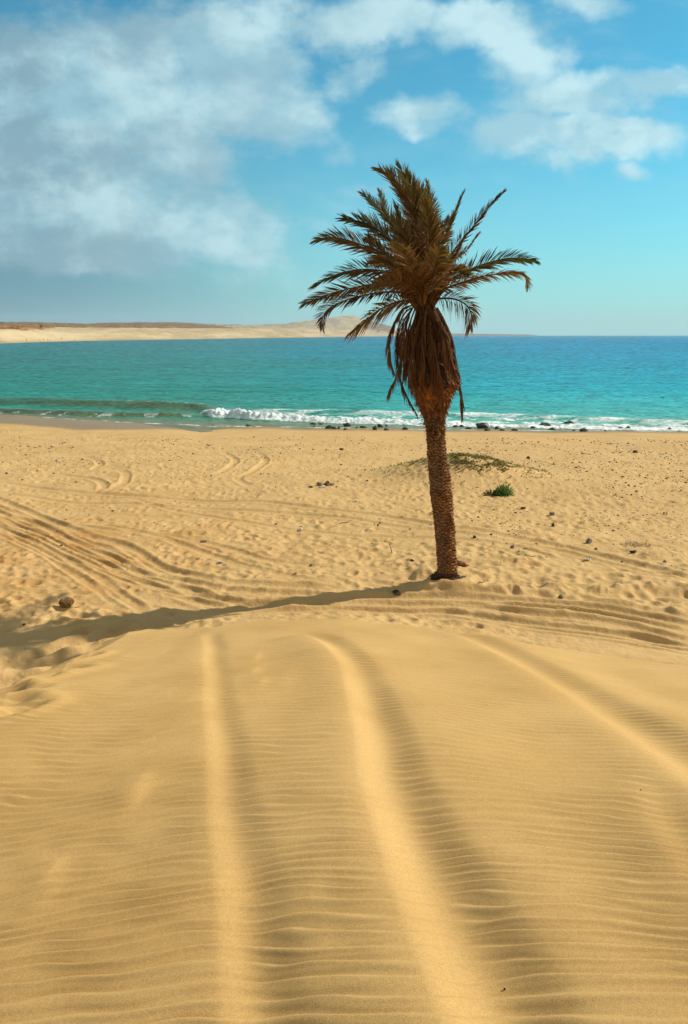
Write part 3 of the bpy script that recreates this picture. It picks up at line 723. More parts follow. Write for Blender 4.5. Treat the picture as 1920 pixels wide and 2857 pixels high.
ch = chips(1500, PB[2] + .12, P[-1].z, P, rr, 0.035, 0.7, (0.10, 0.045, 0.018), (0.34, 0.18, 0.08))
ch2 = chips(260, P[-4].z, P[-1].z + .05, P, rr, 0.06, -0.4, (0.12, 0.05, 0.02), (0.3, 0.14, 0.05), 0.8)
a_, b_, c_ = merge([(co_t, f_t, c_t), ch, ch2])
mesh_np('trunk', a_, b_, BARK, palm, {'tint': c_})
# torn roots at the foot
rt = chips(300, PB[2] - 0.02, PB[2] + 0.03, P[:3], rr[:3], 0.045, -0.1, (0.05, 0.03, 0.015), (0.12, 0.07, 0.035), 1.0)
a_, b_, c_ = merge([rt]); mesh_np('root_fringe', a_, b_, BARK, palm, {'tint': c_})

# fibrous bulge under the crown
SK = [(1212,1156,62),(1210,1142,76),(1209,1122,92),(1210,1100,108),(1212,1080,122),(1217,1062,130),(1216,1040,114),(1212,1010,104),(1210,980,100),(1206,950,92),(1202,920,80),(1196,890,66),(1190,865,52),(1185,845,44),(1182,828,26)]
P2, r2 = centreline(SK)
def dsk(TH, ZZ, RR_):
    low = 1 - sst(ZZ, 3.05, 3.3)
    st_ = fbm(TH * 5 + ZZ * 3, ZZ * 9 + 2 * np.sin(TH * 2), 4, 0.6)
    st2 = fbm(np.cos(TH) * 12 + 4, np.sin(TH) * 12 + ZZ * 2.5, 3)
    r = RR_ * (0.97 + 0.10 * cyl_noise(TH, ZZ, 1.3, 2.2, 2)) + low * 0.022 * st_ + (1 - low) * 0.028 * st2
    row, fv, cell, fu = boot_pattern(TH, ZZ, 0.11, 9)
    r += (1 - low) * 0.03 * np.clip(fv, 0, 1) * (1 - np.abs(2 * fu - 1) ** 3) * hsh(row, cell)
    return r, 0.02 * st_
def csk(TH, ZZ, dd):
    low = (1 - sst(ZZ + 0.12 * cyl_noise(TH, ZZ, 1.5, 2, 2), 3.22, 3.42))[..., None]
    n = fbm(TH * 6 + ZZ * 3, ZZ * 14, 3)[..., None]
    c = low * np.array([0.27, 0.088, 0.019]) + (1 - low) * np.array([0.060, 0.025, 0.011])
    c = c * (1 + 0.6 * n)
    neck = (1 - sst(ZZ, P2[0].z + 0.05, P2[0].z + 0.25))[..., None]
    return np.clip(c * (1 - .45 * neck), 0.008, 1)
a1, b1, c1_ = loft(P2, r2, 120, 240, dsk, csk, 'skirt', FIBRE)
fb = chips(900, P2[0].z, P2[6].z, P2, r2, 0.07, -0.5, (0.20, 0.07, 0.020), (0.36, 0.15, 0.045), 0.35)
fb2 = chips(700, P2[5].z, P2[11].z, P2, r2, 0.13, -0.9, (0.035, 0.015, 0.007), (0.17, 0.085, 0.04), 0.7)
a_, b_, c_ = merge([(a1, b1, c1_), fb, fb2]); mesh_np('fibre_bulge', a_, b_, FIBRE, palm, {'tint': c_})

def bez(pts, n):
    P_ = resample(pts, 0.03); s = np.concatenate([[0], np.cumsum(np.linalg.norm(np.diff(P_, axis=0), axis=1))])
    tt = np.linspace(0, s[-1] * 0.99, n); return np.stack([np.interp(tt, s, P_[:, k]) for k in range(3)], -1), s[-1]
def tube(C_, r0, r1, colr, ns=5):
    n = len(C_); T = np.gradient(C_, axis=0); T /= np.linalg.norm(T, axis=1)[:, None]
    A = np.cross(T, [0.3, 1, 0.2]); A /= np.linalg.norm(A, axis=1)[:, None]; B = np.cross(T, A)
    rr_ = np.linspace(r0, r1, n)[:, None]; th = np.linspace(0, 2 * np.pi, ns, endpoint=False)
    co = np.stack([C_ + rr_ * (A * math.cos(q_) + B * math.sin(q_)) for q_ in th], 1).reshape(-1, 3)
    i = np.arange(n * ns).reshape(n, ns); j = np.roll(i, -1, 1)
    f = np.stack([i[:-1].ravel(), j[:-1].ravel(), j[1:].ravel(), i[1:].ravel()], 1)
    return co, f, np.repeat(np.array([colr]), len(co), 0)
def make_frond(pts, depths, roll, L0, kind, seed, droop=0.5, dens=0.0165, start=0.13, aspread=(58, 20), green=0.5, vee=22, wleaf=0.020):
    """pts in source pixels heart->tip, depths = y offsets from the palm axis"""
    rg = np.random.default_rng(seed)
    D_ = np.interp(np.linspace(0, 1, len(pts)), np.linspace(0, 1, len(depths)), depths)
    W3 = [np.array(at_y(px, py, PY + dd)) for (px, py), dd in zip(pts, D_)]
    C_, L = bez(W3, 44)
    T = np.gradient(C_, axis=0); T /= np.linalg.norm(T, axis=1)[:, None]
    up = np.array([0, 0, 1.0]); 
    parts = []
    rc = np.array([0.13, 0.06, 0.02]) if kind == 'dry' else np.array([0.13, 0.065, 0.022])
    parts.append(tube(C_, 0.020 if kind != 'dry' else 0.014, 0.0035, rc))
    n = int(L * (1 - start) / dens); co, fc, cl = [], [], []
    for k in range(n):
        for sd in (-1, 1):
            t_ = start + (1 - start) * (k + rg.uniform(-.4, .4) + (0.25 * sd)) / n; t_ = min(max(t_, start), 0.998)
            if rg.random() < (0.13 if kind == 'dry' else 0.05): continue
            fi = t_ * 43; i0 = int(fi); f_ = fi - i0; i1 = min(i0 + 1, 43)
            p0 = C_[i0] * (1 - f_) + C_[i1] * f_; tn = T[i0] * (1 - f_) + T[i1] * f_; tn /= np.linalg.norm(tn)
            sdv = np.cross(tn, up); nl = np.linalg.norm(sdv)
            sdv = np.array([1.0, 0, 0]) if nl < 0.15 else sdv / nl
            if abs(tn[2]) > 0.8: sdv = sdv * 0.5 + np.array([1.0, 0.2, 0]) * 0.5 * (1 if sdv[0] >= 0 else -1); sdv -= tn * sdv.dot(tn); sdv /= np.linalg.norm(sdv)
            nv = np.cross(sdv, tn)
            ro = roll + 0.25 * math.sin(t_ * 4 + seed); s2 = sdv * math.cos(ro) + nv * math.sin(ro); n2_ = -sdv * math.sin(ro) + nv * math.cos(ro)
            env = min(1, (t_ - start) / 0.22 + 0.35) * (1 if t_ < 0.6 else 1 - 0.62 * ((t_ - 0.6) / 0.4) ** 1.6)
            ln_ = L0 * (1.28 if kind != 'dry' else 1) * env * rg.uniform(0.78, 1.12)
            an = R(np.interp(t_, [start, 1], aspread)) * rg.uniform(0.8, 1.2); vb = R(vee + rg.uniform(-18, 18))
            dr = tn * math.cos(an) + (s2 * sd * math.cos(vb) + n2_ * math.sin(vb)) * math.sin(an)
            wv = np.cross(dr, n2_ * 0.8 + s2 * 0.6 * sd + rg.normal(0, .35, 3)); wv /= (np.linalg.norm(wv) + 1e-6)
            w_ = wleaf * rg.uniform(0.75, 1.2); dp = droop * rg.uniform(0.6, 1.5)
            h = rg.random(); i = len(co)
            gcol = np.array([0.072, 0.100, 0.018]); bcol = np.array([0.180, 0.080, 0.024]); ycol = np.array([0.34, 0.19, 0.045])
            g_ = np.clip(green + (t_ - 0.5) * 0.9 + rg.normal(0, .18), 0, 1)
            c = gcol * g_ + bcol * (1 - g_)
            c = c * rg.uniform(.5, 1.45)
            if h > 0.94: c = ycol * .8
            if kind == 'dry': c = np.array([0.15, 0.062, 0.020]) * (0.5 + 0.9 * h)
            if kind == 'yellow': c = c * (1 - 0.55 * t_) + ycol * 0.55 * t_
            fold = np.cross(dr, wv) * w_ * 0.28
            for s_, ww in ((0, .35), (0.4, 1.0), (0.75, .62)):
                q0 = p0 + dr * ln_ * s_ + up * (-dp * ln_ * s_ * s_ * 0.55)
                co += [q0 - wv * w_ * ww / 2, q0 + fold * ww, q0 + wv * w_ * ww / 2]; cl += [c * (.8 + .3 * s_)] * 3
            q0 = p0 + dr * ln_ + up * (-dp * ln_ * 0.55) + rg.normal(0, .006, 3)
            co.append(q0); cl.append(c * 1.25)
            for a in (0, 3):
                fc += [(i + a, i + a + 1, i + a + 4, i + a + 3), (i + a + 1, i + a + 2, i + a + 5, i + a + 4)]
            fc += [(i + 6, i + 7, i + 9, i + 9), (i + 7, i + 8, i + 9, i + 9)]
    co = np.array(co); 
    base = C_[0]; mt = DRY if kind == 'dry' else LEAF
    a_, b_, c_ = merge(parts)
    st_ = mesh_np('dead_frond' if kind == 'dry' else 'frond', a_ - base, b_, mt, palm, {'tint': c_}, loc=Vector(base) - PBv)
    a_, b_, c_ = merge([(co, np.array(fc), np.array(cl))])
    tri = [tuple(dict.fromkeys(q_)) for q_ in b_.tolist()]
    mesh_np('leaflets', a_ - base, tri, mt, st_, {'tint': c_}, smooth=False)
    return st_
H = (812, 905)
FR = [ # points (zoom px), depths, roll, leaflet len, green, kind, extras
 ([H,(815,720),(790,500),(735,320),(640,170),(540,95)], (0,-.7,-1.3), 0.10, .37, .15, 'g'),
 ([H,(822,700),(800,480),(760,300),(700,150),(655,75)], (0,.3,.3), 0.2, .36, .35, 'g'),
 ([H,(840,650),(862,480),(865,330),(835,175)], (0,.4,.9), 0.3, .26, .5, 'g'),
 ([H,(760,680),(660,500),(540,340),(430,240)], (0,.5,.9), 0.5, .30, .35, 'g'),
 ([H,(770,720),(690,560),(600,440),(540,230)], (0,.9,1.5), 0.5, .28, .3, 'g'),
 ([H,(740,720),(620,560),(470,440),(300,395)], (0,.1,.3), 0.75, .30, .4, 'g'),
 ([H,(730,780),(610,650),(420,565),(260,520),(135,535)], (0,-.6,-1.0), 0.85, .29, .05, 'g'),
 ([H,(740,810),(600,740),(420,720),(260,755),(115,830)], (0,.6,1.0), 0.75, .28, .3, 'g'),
 ([H,(740,850),(620,805),(450,820),(230,870),(50,938)], (0,0,.1), 0.8, .24, .15, 'g'),
 ([(795,925),(730,880),(600,860),(400,890),(240,950),(180,1020),(172,1095)], (0,-.5,-.9), 0.85, .25, .05, 'g'),
 ([(790,940),(720,920),(640,925),(530,975),(440,1050),(345,1125)], (0,-.5,-1.1), 0.8, .25, .05, 'y'),
 ([H,(860,740),(920,580),(990,420),(1060,245)], (0,.4,.7), 0.8, .27, .25, 'g'),
 ([H,(900,740),(1010,590),(1140,430),(1230,320),(1315,230)], (0,-.2,-.4), 0.9, .20, .1, 'g'),
 ([H,(910,760),(1000,670),(1090,590),(1145,510),(1160,490)], (0,.8,1.2), 0.7, .22, .1, 'y'),
 ([(830,915),(920,820),(1040,750),(1180,690),(1350,650),(1515,662)], (0,.1,.2), 0.75, .27, .4, 'g'),
 ([(830,920),(930,850),(1060,800),(1200,760),(1370,740),(1440,760),(1462,830)], (0,-.5,-.9), 0.5, .21, .0, 'y'),
 ([(835,930),(900,905),(1000,905),(1080,945),(1110,1010),(1105,1095)], (0,-.5,-.9), 0.8, .24, .0, 'y'),
 ([H,(815,700),(790,480),(720,300),(640,190),(600,110)], (0,-.3,-.4), 0.35, .36, .45, 'g'),
 ([H,(822,700),(810,480),(780,330),(730,190),(700,120)], (0,-.6,-1.0), 0.45, .32, .30, 'g'),
 ([H,(825,720),(830,520),(815,350),(790,210)], (0,.5,.8), 0.25, .32, .45, 'g'),
 ([H,(765,730),(660,600),(560,500),(440,400)], (0,.6,1.0), 0.55, .30, .35, 'g'),
 # inner and far fronds filling the heart of the crown
 ([H,(790,700),(720,540),(640,420),(560,380)], (0,1.0,1.8), 0.4, .30, .25, 'g'),
 ([H,(845,720),(880,600),(930,500),(975,390)], (0,.9,1.6), 0.5, .28, .2, 'g'),
 ([H,(800,750),(760,620),(700,520),(640,330)], (0,-.5,-1.0), 0.4, .32, .12, 'g'),
 ([H,(830,760),(845,620),(850,500),(820,300)], (0,-.5,-1.1), 0.15, .30, .10, 'g'),
 ([H,(770,800),(690,700),(560,640),(460,500)], (0,.8,1.4), 0.6, .28, .3, 'g'),
 ([H,(860,800),(920,720),(1000,650),(1050,560)], (0,-.5,-1.0), 0.7, .24, .1, 'g'),
 ([H,(775,800),(700,740),(600,690),(470,690)], (0,-.7,-1.5), 0.7, .27, .05, 'g'),
 ([H,(760,840),(680,800),(560,800),(440,860)], (0,-.9,-1.8), 0.7, .25, .05, 'g'),
 ([H,(790,820),(740,720),(680,620),(650,560)], (0,-1.0,-1.9), 0.2, .30, .10, 'g'),
 ([H,(870,840),(930,780),(1010,740),(1100,760)], (0,-.8,-1.7), 0.6, .24, .05, 'g'),
 ([H,(850,820),(880,720),(900,640),(930,580)], (0,-.9,-1.8), 0.3, .28, .08, 'g'),
 ([H,(850,840),(900,770),(980,720),(1070,700)], (0,1.0,2.0), 0.6, .26, .2, 'g'),
 ([H,(780,830),(720,780),(640,760),(520,780)], (0,1.0,2.0), 0.6, .26, .2, 'g'),
 ([H,(812,760),(800,620),(770,470),(740,380)], (0,.9,1.9), 0.2, .32, .3, 'g'),
]
for i, (pts, dep, roll, L0, gr, kd_) in enumerate(FR):
    make_frond(z1(pts), dep, roll * (1 if i % 2 else -1), L0, 'yellow' if kd_ == 'y' else 'green', 100 + i, droop=0.22 if kd_ == 'g' else .7, green=gr)
DF = [ # hanging dead fronds (zoom2 px)
 ([(560,95),(470,140),(390,290),(335,470),(340,650),(385,800),(390,840)], (-.05,-.2,-.1), .15),
 ([(580,110),(500,180),(440,330),(425,520),(430,720),(480,950),(560,1130),(650,1290)], (0,.1,.0), .16),
 ([(590,120),(520,280),(490,560),(430,830),(360,980),(318,1085)], (-.1,-.4,-.4), .16),
 ([(580,90),(500,110),(450,170),(430,230)], (0,.3,.4), .16),
 ([(860,110),(940,250),(1000,420),(1040,640),(1080,820),(1120,1030),(1140,1345)], (0,-.1,-.1), .14),
 ([(850,120),(960,330),(1010,560),(1050,800),(1110,1010),(1155,1210)], (.1,.3,.3), .15),
 ([(840,160),(930,420),(990,640),(1060,860)], (-.1,-.4,-.4), .18),
 ([(800,150),(830,450),(860,720),(900,980),(935,1260)], (-.1,-.42,-.40), .15),
 ([(770,160),(800,480),(830,760),(850,1020)], (-.15,-.44,-.42), .16),
 ([(700,130),(640,400),(590,680),(575,960)], (-.1,-.4,-.38), .18),
 ([(660,120),(580,350),(530,640),(500,900)], (0,-.3,-.3), .18),
 ([(620,120),(560,300),(520,560),(540,860),(600,1060)], (.1,.2,.2), .16),
 ([(640,120),(580,420),(560,700),(640,980)], (-.1,-.25,-.42), .17),
 ([(880,180),(960,400),(1030,700),(1000,900)], (.1,.1,.1), .16),
 ([(740,140),(700,450),(690,700),(700,900)], (-.15,-.45,-.40), .18),
 ([(820,150),(900,350),(950,560),(970,760)], (-.15,-.4,-.4), .17),
 ([(700,100),(660,350),(640,620)], (.2,.42,.42), .18),
 ([(820,120),(900,400),(920,750)], (.2,.42,.42), .18),
 ([(600,100),(500,260),(460,450),(470,640)], (.1,.3,.4), .17),
]
for i, (pts, dep, L0) in enumerate(DF):
    make_frond(z2(pts), dep, 0.6 * (1 if i % 2 else -1), L0 * 1.15, 'dry', 300 + i, droop=1.3, dens=0.022, start=0.08, aspread=(26, 12), vee=10, wleaf=0.016)
# thatch of loose dry strips over the bulge
co, fc, cl = [], [], []
zs = [v.z for v in P2]
for k in range(330):
    th = RNG.uniform(0, 2 * math.pi); ztop = RNG.uniform(3.6, P2[-2].z); Ls = min(RNG.uniform(0.2, 0.8), ztop - 3.35 + abs(RNG.normal(0, .08))); w_ = RNG.uniform(0.008, 0.022); i = len(co)
    h = RNG.random(); c = np.array([0.05, 0.022, 0.010]) * (1 - h) + np.array([0.14, 0.065, 0.03]) * h * (1 if h < .93 else 2.0); dth = RNG.normal(0, .45); n_ = 7
    for s in range(n_):
        z = ztop - Ls * s / (n_ - 1); r = np.interp(z, zs, r2) * 1.02 + 0.015 + 0.02 * math.sin(s + k) + ((0.05 + .12 * (k % 7 == 0)) * s / n_ if k % 4 == 0 else 0) ; a = th + dth * s / n_
        cxx = np.interp(z, zs, [v.x for v in P2]); q0 = np.array([cxx + r * math.cos(a), PY + r * math.sin(a), z]); tg = np.array([-math.sin(a), math.cos(a), 0]); ww = w_ * (1 - s / n_)
        co += [q0 - tg * ww, q0 + tg * ww]; cl += [c, c]
        if s: fc.append((i + 2 * s - 2, i + 2 * s - 1, i + 2 * s + 1, i + 2 * s))
a_, b_, c_ = merge([(np.array(co) - np.array(PB), np.array(fc), np.array(cl))]); mesh_np('dry_thatch', a_, b_, DRY, palm, {'tint': c_})
# leaf stalk bases at the heart
co_parts = []
for k in range(46):
    th = RNG.uniform(0, 2 * math.pi); lean = RNG.uniform(0.1, 0.9); L = RNG.uniform(0.3, 0.6)
    b0 = np.array(at_y(1184, RNG.uniform(846, 880), PY)) + np.array([math.cos(th), math.sin(th), 0]) * 0.05
    e0 = b0 + np.array([math.cos(th) * lean, math.sin(th) * lean, 1.0]) / math.hypot(lean, 1) * L
    h = RNG.random(); co_parts.append(tube(np.linspace(b0, e0, 5), 0.032, 0.013, np.array([0.13, 0.06, 0.025]) * (0.6 + h)))
a_, b_, c_ = merge(co_parts); mesh_np('leaf_bases', a_ - np.array(PB), b_, BARK, palm, {'tint': c_})

# ------------------------------------------------------------------ rocks
ROCKM = simple_mat('rock_dark', (0.030, 0.024, 0.017), (0.085, 0.062, 0.038), 9, 0.85, 0.6)
ROCKW = simple_mat('rock_wet', (0.018, 0.020, 0.015), (0.065, 0.065, 0.040), 7, 0.5, 0.6, spec=0.4)
ROCKB = simple_mat('rock_brown', (0.10, 0.055, 0.025), (0.24, 0.14, 0.06), 14, 0.9, 0.7)
ROCKT = simple_mat('rock_tan', (0.20, 0.13, 0.07), (0.36, 0.24, 0.13), 10, 0.9, 0.6)
ROCKG = simple_mat('rock_grey', (0.15, 0.12, 0.095), (0.26, 0.21, 0.17), 10, 0.9, 0.6)
ROCKP = simple_mat('rock_pale', (0.45, 0.38, 0.28), (0.62, 0.54, 0.42), 10, 0.9, 0.6)
def rock_mesh(seed, sx, sy, sz, sub=3, rough=0.28, pointy=0.0):
    rg = np.random.default_rng(seed); bm = bmesh.new(); bmesh.ops.create_icosphere(bm, subdivisions=sub, radius=0.5)
    V_ = np.array([v.co for v in bm.verts]); F_ = [[v.index for v in f.verts] for f in bm.faces]; bm.free()
    for k in range(9):                                       # cut facets
        nrm = rg.normal(0, 1, 3); nrm /= np.linalg.norm(nrm); dcut = rg.uniform(0.26, 0.42)
        e = V_ @ nrm - dcut; V_ -= np.where(e > 0, e, 0)[:, None] * nrm * 0.85
    o1 = rg.uniform(0, 50)
    V_ *= (1 + rough * fbm(V_[:, 0] * 3 + o1 + V_[:, 2] * 2, V_[:, 1] * 3 - o1 + V_[:, 2], 3))[:, None]
    if pointy: V_[:, :2] *= (1 - pointy * np.clip(V_[:, 2:3] + 0.2, 0, 1))
    V_ *= np.array([sx, sy, sz]); return V_, F_
def rock(name, px, py, wpx, hpx, mat, label, cat='rock', group=None, seed=1, pointy=0.0, dyr=0.8, sink=0.25, parent=None, sub=3):
    x, yv, z = ground(px, py); z = max(z, WATER if yv > 30 else z)
    depth = yv * math.cos(PITCH) + (CAMZ - z) * math.sin(PITCH)
    wd = wpx / F * depth; ht = hpx / F * depth / (1 - sink)
    V_, F_ = rock_mesh(seed, wd, wd * dyr, ht * 1.1, sub, pointy=pointy)
    V_[:, 2] += ht * (0.5 - sink)
    o = mesh_np(name, V_, F_, mat, loc=(x, yv + wd * dyr * .3, z), smooth=False)
    tag(o, label, cat, group); return o
rock('rock', 184, 1702, 46, 26, ROCKB, 'large rough brown rock lying inside the palm crown shadow at the left', seed=5)
rock('rock', 1106, 1664, 27, 15, ROCKM, 'dark wedge shaped rock just below the palm on the track edge', seed=9, pointy=.5)
rock('rock', 1645, 1516, 17, 15, ROCKG, 'rounded grey boulder half sunk in the sand right of the palm', seed=3)
rock('rock', 1540, 1439, 17, 9, ROCKG, 'low domed grey tan stone right of the palm above the upright stone', seed=4)
rock('rock', 1543, 1473, 9, 13, ROCKM, 'narrow dark stone standing upright on the sand right of the palm', seed=6, pointy=.6)
rock('rock', 1773, 1263, 12, 6, ROCKM, 'dark stone alone on the smooth upper beach at the far right', seed=7)
rock('rock', 1474, 1280, 11, 6, ROCKM, 'dark stone behind the grassy mound toward the sea', seed=8)
rock('rock', 1768, 1544, 21, 7, ROCKM, 'flat blackish stone below the dry grass tuft', seed=10, dyr=.5)
rock('rock', 1431, 1531, 15, 8, ROCKG, 'small pyramid shaped grey stone on the wheel track right of the trunk', seed=12, pointy=.6)
rock('rock', 1325, 1501, 12, 7, ROCKM, 'small dark peaked stone nearest the trunk on its right side', seed=14, pointy=.5)
rock('rock', 1150, 1567, 12, 6, ROCKM, 'small flat brown stone left of the trunk foot', seed=15)
rock('rock', 1856, 1570, 12, 7, ROCKG, 'small greenish grey stone near the right edge below the dry grass tuft', seed=16, pointy=.4)
rock('rock', 1566, 1671, 16, 10, ROCKG, 'pale grey broken stone on the churned sand right of the tracks', seed=17)
rock('rock', 1055, 1471, 7, 5, ROCKM, 'tiny dark stone left of the trunk by the wheel tracks', seed=18)
rock('rock', 1460, 1421, 15, 6, ROCKM, 'dark brown stone below the green shrub at its right', seed=19)
rock('rock', 836, 1485, 16, 11, ROCKP, 'whitish stone left of the palm below the rock cluster', seed=20)
rock('rock', 868, 1581, 12, 6, ROCKG, 'small grey stone on the sand midway between palm and left edge', seed=21, pointy=.3)
rock('rock', 160, 1287, 14, 5, ROCKP, 'pale flat stone on the upper left beach', seed=22)
rock('rock', 171, 1524, 8, 4, ROCKM, 'small dark stone between the curving wheel tracks at left', seed=23)
rock('rock', 67, 1746, 9, 5, ROCKM, 'small black stone in the palm crown shadow near the left edge', seed=25)
rock('rock', 1665, 1534, 10, 6, ROCKT, 'small tan stone just below the rounded grey boulder', seed=26)
rock('rock', 953, 1256, 16, 5, ROCKM, 'low dark stone on the upper beach left of the grassy mound', seed=27)
# cluster of flat stones left of the palm
for k, (px, py, w_, h_, mt, lb) in enumerate([
   (895,1356,26,10,ROCKT,'largest flat tan slab at the left of the stone cluster'),
   (913,1358,20,13,ROCKB,'upright brown block in the middle of the stone cluster'),
   (926,1355,14,7,ROCKT,'small flat slab at the right end of the stone cluster'),
   (866,1361,15,4,ROCKM,'thin dark sliver lying left of the stone cluster'),
   (900,1363,24,6,ROCKP,'low pale stone in front of the stone cluster')]):
    rock('rock', px, py, w_, h_, mt, lb, 'rock', 'clustered flat stones left of the palm', seed=40 + k)
# shore rocks
SR = [(877,1192,8,4,'small isolated black rock at the left start of the shore rocks'),(595,1189,6,4,'tiny black rock at the water edge left of the foam'),(692,1190,20,5,'low flat black rock at the water edge below the breaking wave'),
 (874,1186,22,5,'flat dark rock awash below the breaking foam, leftmost of the shore rocks'),(895,1186,14,4,'thin dark rock awash beside the leftmost shore rock'),(918,1196,24,9,'rounded dark rock where the wet sand begins, second group from left'),
 (934,1197,13,6,'small dark rock touching the rounded rock on its right'),(945,1197,9,8,'stubby upright dark rock at the right of the second group'),(970,1191,26,9,'flat topped black rock in the shallow water left of the palm'),
 (982,1184,14,5,'dark rock at the foam edge behind the flat topped rock'),(964,1200,14,5,'small dark rock on the sand line below the flat topped rock'),(1013,1194,19,7,'greenish dark rock alone in the wet shallows left of the palm'),
 (1047,1200,16,10,'square black rock left of the palm trunk, lower of a pair'),(1060,1193,18,9,'rounded black rock behind the square black rock'),(1078,1191,8,5,'tiny black rock right of the square and rounded pair'),
 (1077,1201,14,6,'low peaked dark rock just left of the palm trunk'),(1130,1199,18,7,'mossy greenish rock close to the left side of the palm neck'),(996,1194,8,4,'tiny dark rock between two larger rocks left of the palm'),
 (1272,1193,16,6,'dark rock nearest the palm neck on its right side'),(1288,1193,14,7,'dark rock second from the palm neck on its right'),(1311,1198,22,5,'low olive rock right of the palm neck in front of the pair'),
 (1316,1191,14,4,'thin dark rock at the foam edge right of the palm neck'),(1349,1196,40,13,'long craggy mossy rock right of the palm'),(1362,1203,20,8,'dark rock at the sand line under the long craggy rock'),
 (1388,1198,17,7,'mossy dark rock right of the long craggy rock'),(1401,1202,15,5,'small dark rock on the sand line between two mossy rocks'),(1437,1202,22,6,'flat brown rock on the sand line left of the tallest shore rock'),
 (1422,1196,8,4,'tiny dark rock above the flat brown rock'),(1487,1197,14,6,'small black rock just left of the tallest shore rock'),(1521,1193,42,14,'tallest black shore rock rising out of the foam'),
 (1543,1200,26,5,'flat olive rock at the right foot of the tallest shore rock'),(1590,1184,34,8,'dark rock awash among the foam beyond the tallest shore rock'),(1631,1204,26,8,'broad black rock on the sand line right of the tallest rock'),
 (1602,1203,8,4,'tiny dark rock left of the broad black rock'),(1733,1199,18,8,'black rock at the foam edge, left of the right hand pair'),(1753,1200,17,9,'black rock at the foam edge, right of the right hand pair'),
 (1870,1202,12,8,'small black rock alone at the water edge far right'),(1850,1111,14,3,'tiny dark reef rock far out in the blue water at right'),(1690,1203,7,3,'tiny black rock between the broad rock and the pair')]
for k, (px, py, w_, h_, lb) in enumerate(SR):
    rock('shore_rock', px, py, w_, h_, ROCKW, lb, 'rock', 'dark rocks along the waterline', seed=70 + k, sub=3, dyr=0.7, sink=0.3)

# scattered stones: individuals near, stuff for the rest
base_r = [rock_mesh(200 + k, 1, .85, .62, 1, 0.3, pointy=.3 if k % 2 else 0) for k in range(6)]
def stone_pos():
    while True:
        yv = 11.5 + 20 * RNG.random() ** 0.9; x = RNG.uniform(-0.60, 0.60) * (yv + 1)
        dens_ = 0.10 + 0.9 * sst(np.array([x]), -1.0, 9.0)[0] * sst(np.array([yv]), 11, 16)[0]
        dens_ = max(dens_, 0.32 * sst(np.array([yv]), 17, 22)[0])
        if yv > Yw(np.array([x]))[0] - 3.5: continue
        cl_ = fbm(np.array([x / 2.2]), np.array([yv / 2.2]), 2)[0]
        if RNG.random() < dens_ * (0.45 + 1.5 * max(cl_, -0.2)): return x, yv
GM = [ROCKM, ROCKM, ROCKM, ROCKG, ROCKB]
smesh = []
for k in range(10):
    V_, F_ = rock_mesh(260 + k, 1, .8, .6, 2, 0.3, pointy=.5 if k % 2 else 0)
    me = bpy.data.meshes.new('pebble'); me.from_pydata([tuple(v) for v in V_], [], F_); me.materials.append(GM[k % 5]); smesh.append(me)
for k in range(270):
    x, yv = stone_pos(); s = RNG.uniform(0.035, 0.085) * (1 + 0.03 * (yv - 12))
    o = bpy.data.objects.new('pebble', smesh[k % 10]); COL.objects.link(o)
    o.location = (x, yv, float(Zs(x, yv)[0]) + s * 0.12); o.scale = (s, s, s); o.rotation_euler = (0, 0, RNG.uniform(0, 6.3))
    cn = ['dark', 'dark', 'dark', 'grey', 'brown'][k % 10 % 5]; sd = 'right' if x > PB[0] * yv / PB[1] else 'left'; nr_ = 'near the wheel tracks' if yv < 17 else 'toward the sea'
    tag(o, 'small %s pebble %s on the %s side of the tall palm' % (cn, nr_, sd), 'pebble', 'small %s pebbles %s %s of the palm' % (cn, nr_, sd))
co, fc = [], []; n = 0
for k in range(5200):
    x, yv = stone_pos(); s = (0.012 + 0.030 * RNG.random() ** 2.2) * (1 + 0.03 * (yv - 12)); V_, F_ = base_r[k % 6]
    a = RNG.uniform(0, 6.3); ca, sa = math.cos(a), math.sin(a)
    Q = V_ * s; Q = np.stack([Q[:, 0] * ca * 1.5 - Q[:, 1] * sa, Q[:, 0] * sa * 1.5 + Q[:, 1] * ca, Q[:, 2]], -1) + np.array([x, yv, Zs(x, yv)[0] + s * .15])
    co.append(Q); fc.append(np.array(F_) + n); n += len(Q)
gv = mesh_np('gravel', np.vstack(co), np.vstack(fc), ROCKM, smooth=False); tag(gv, kind='stuff')

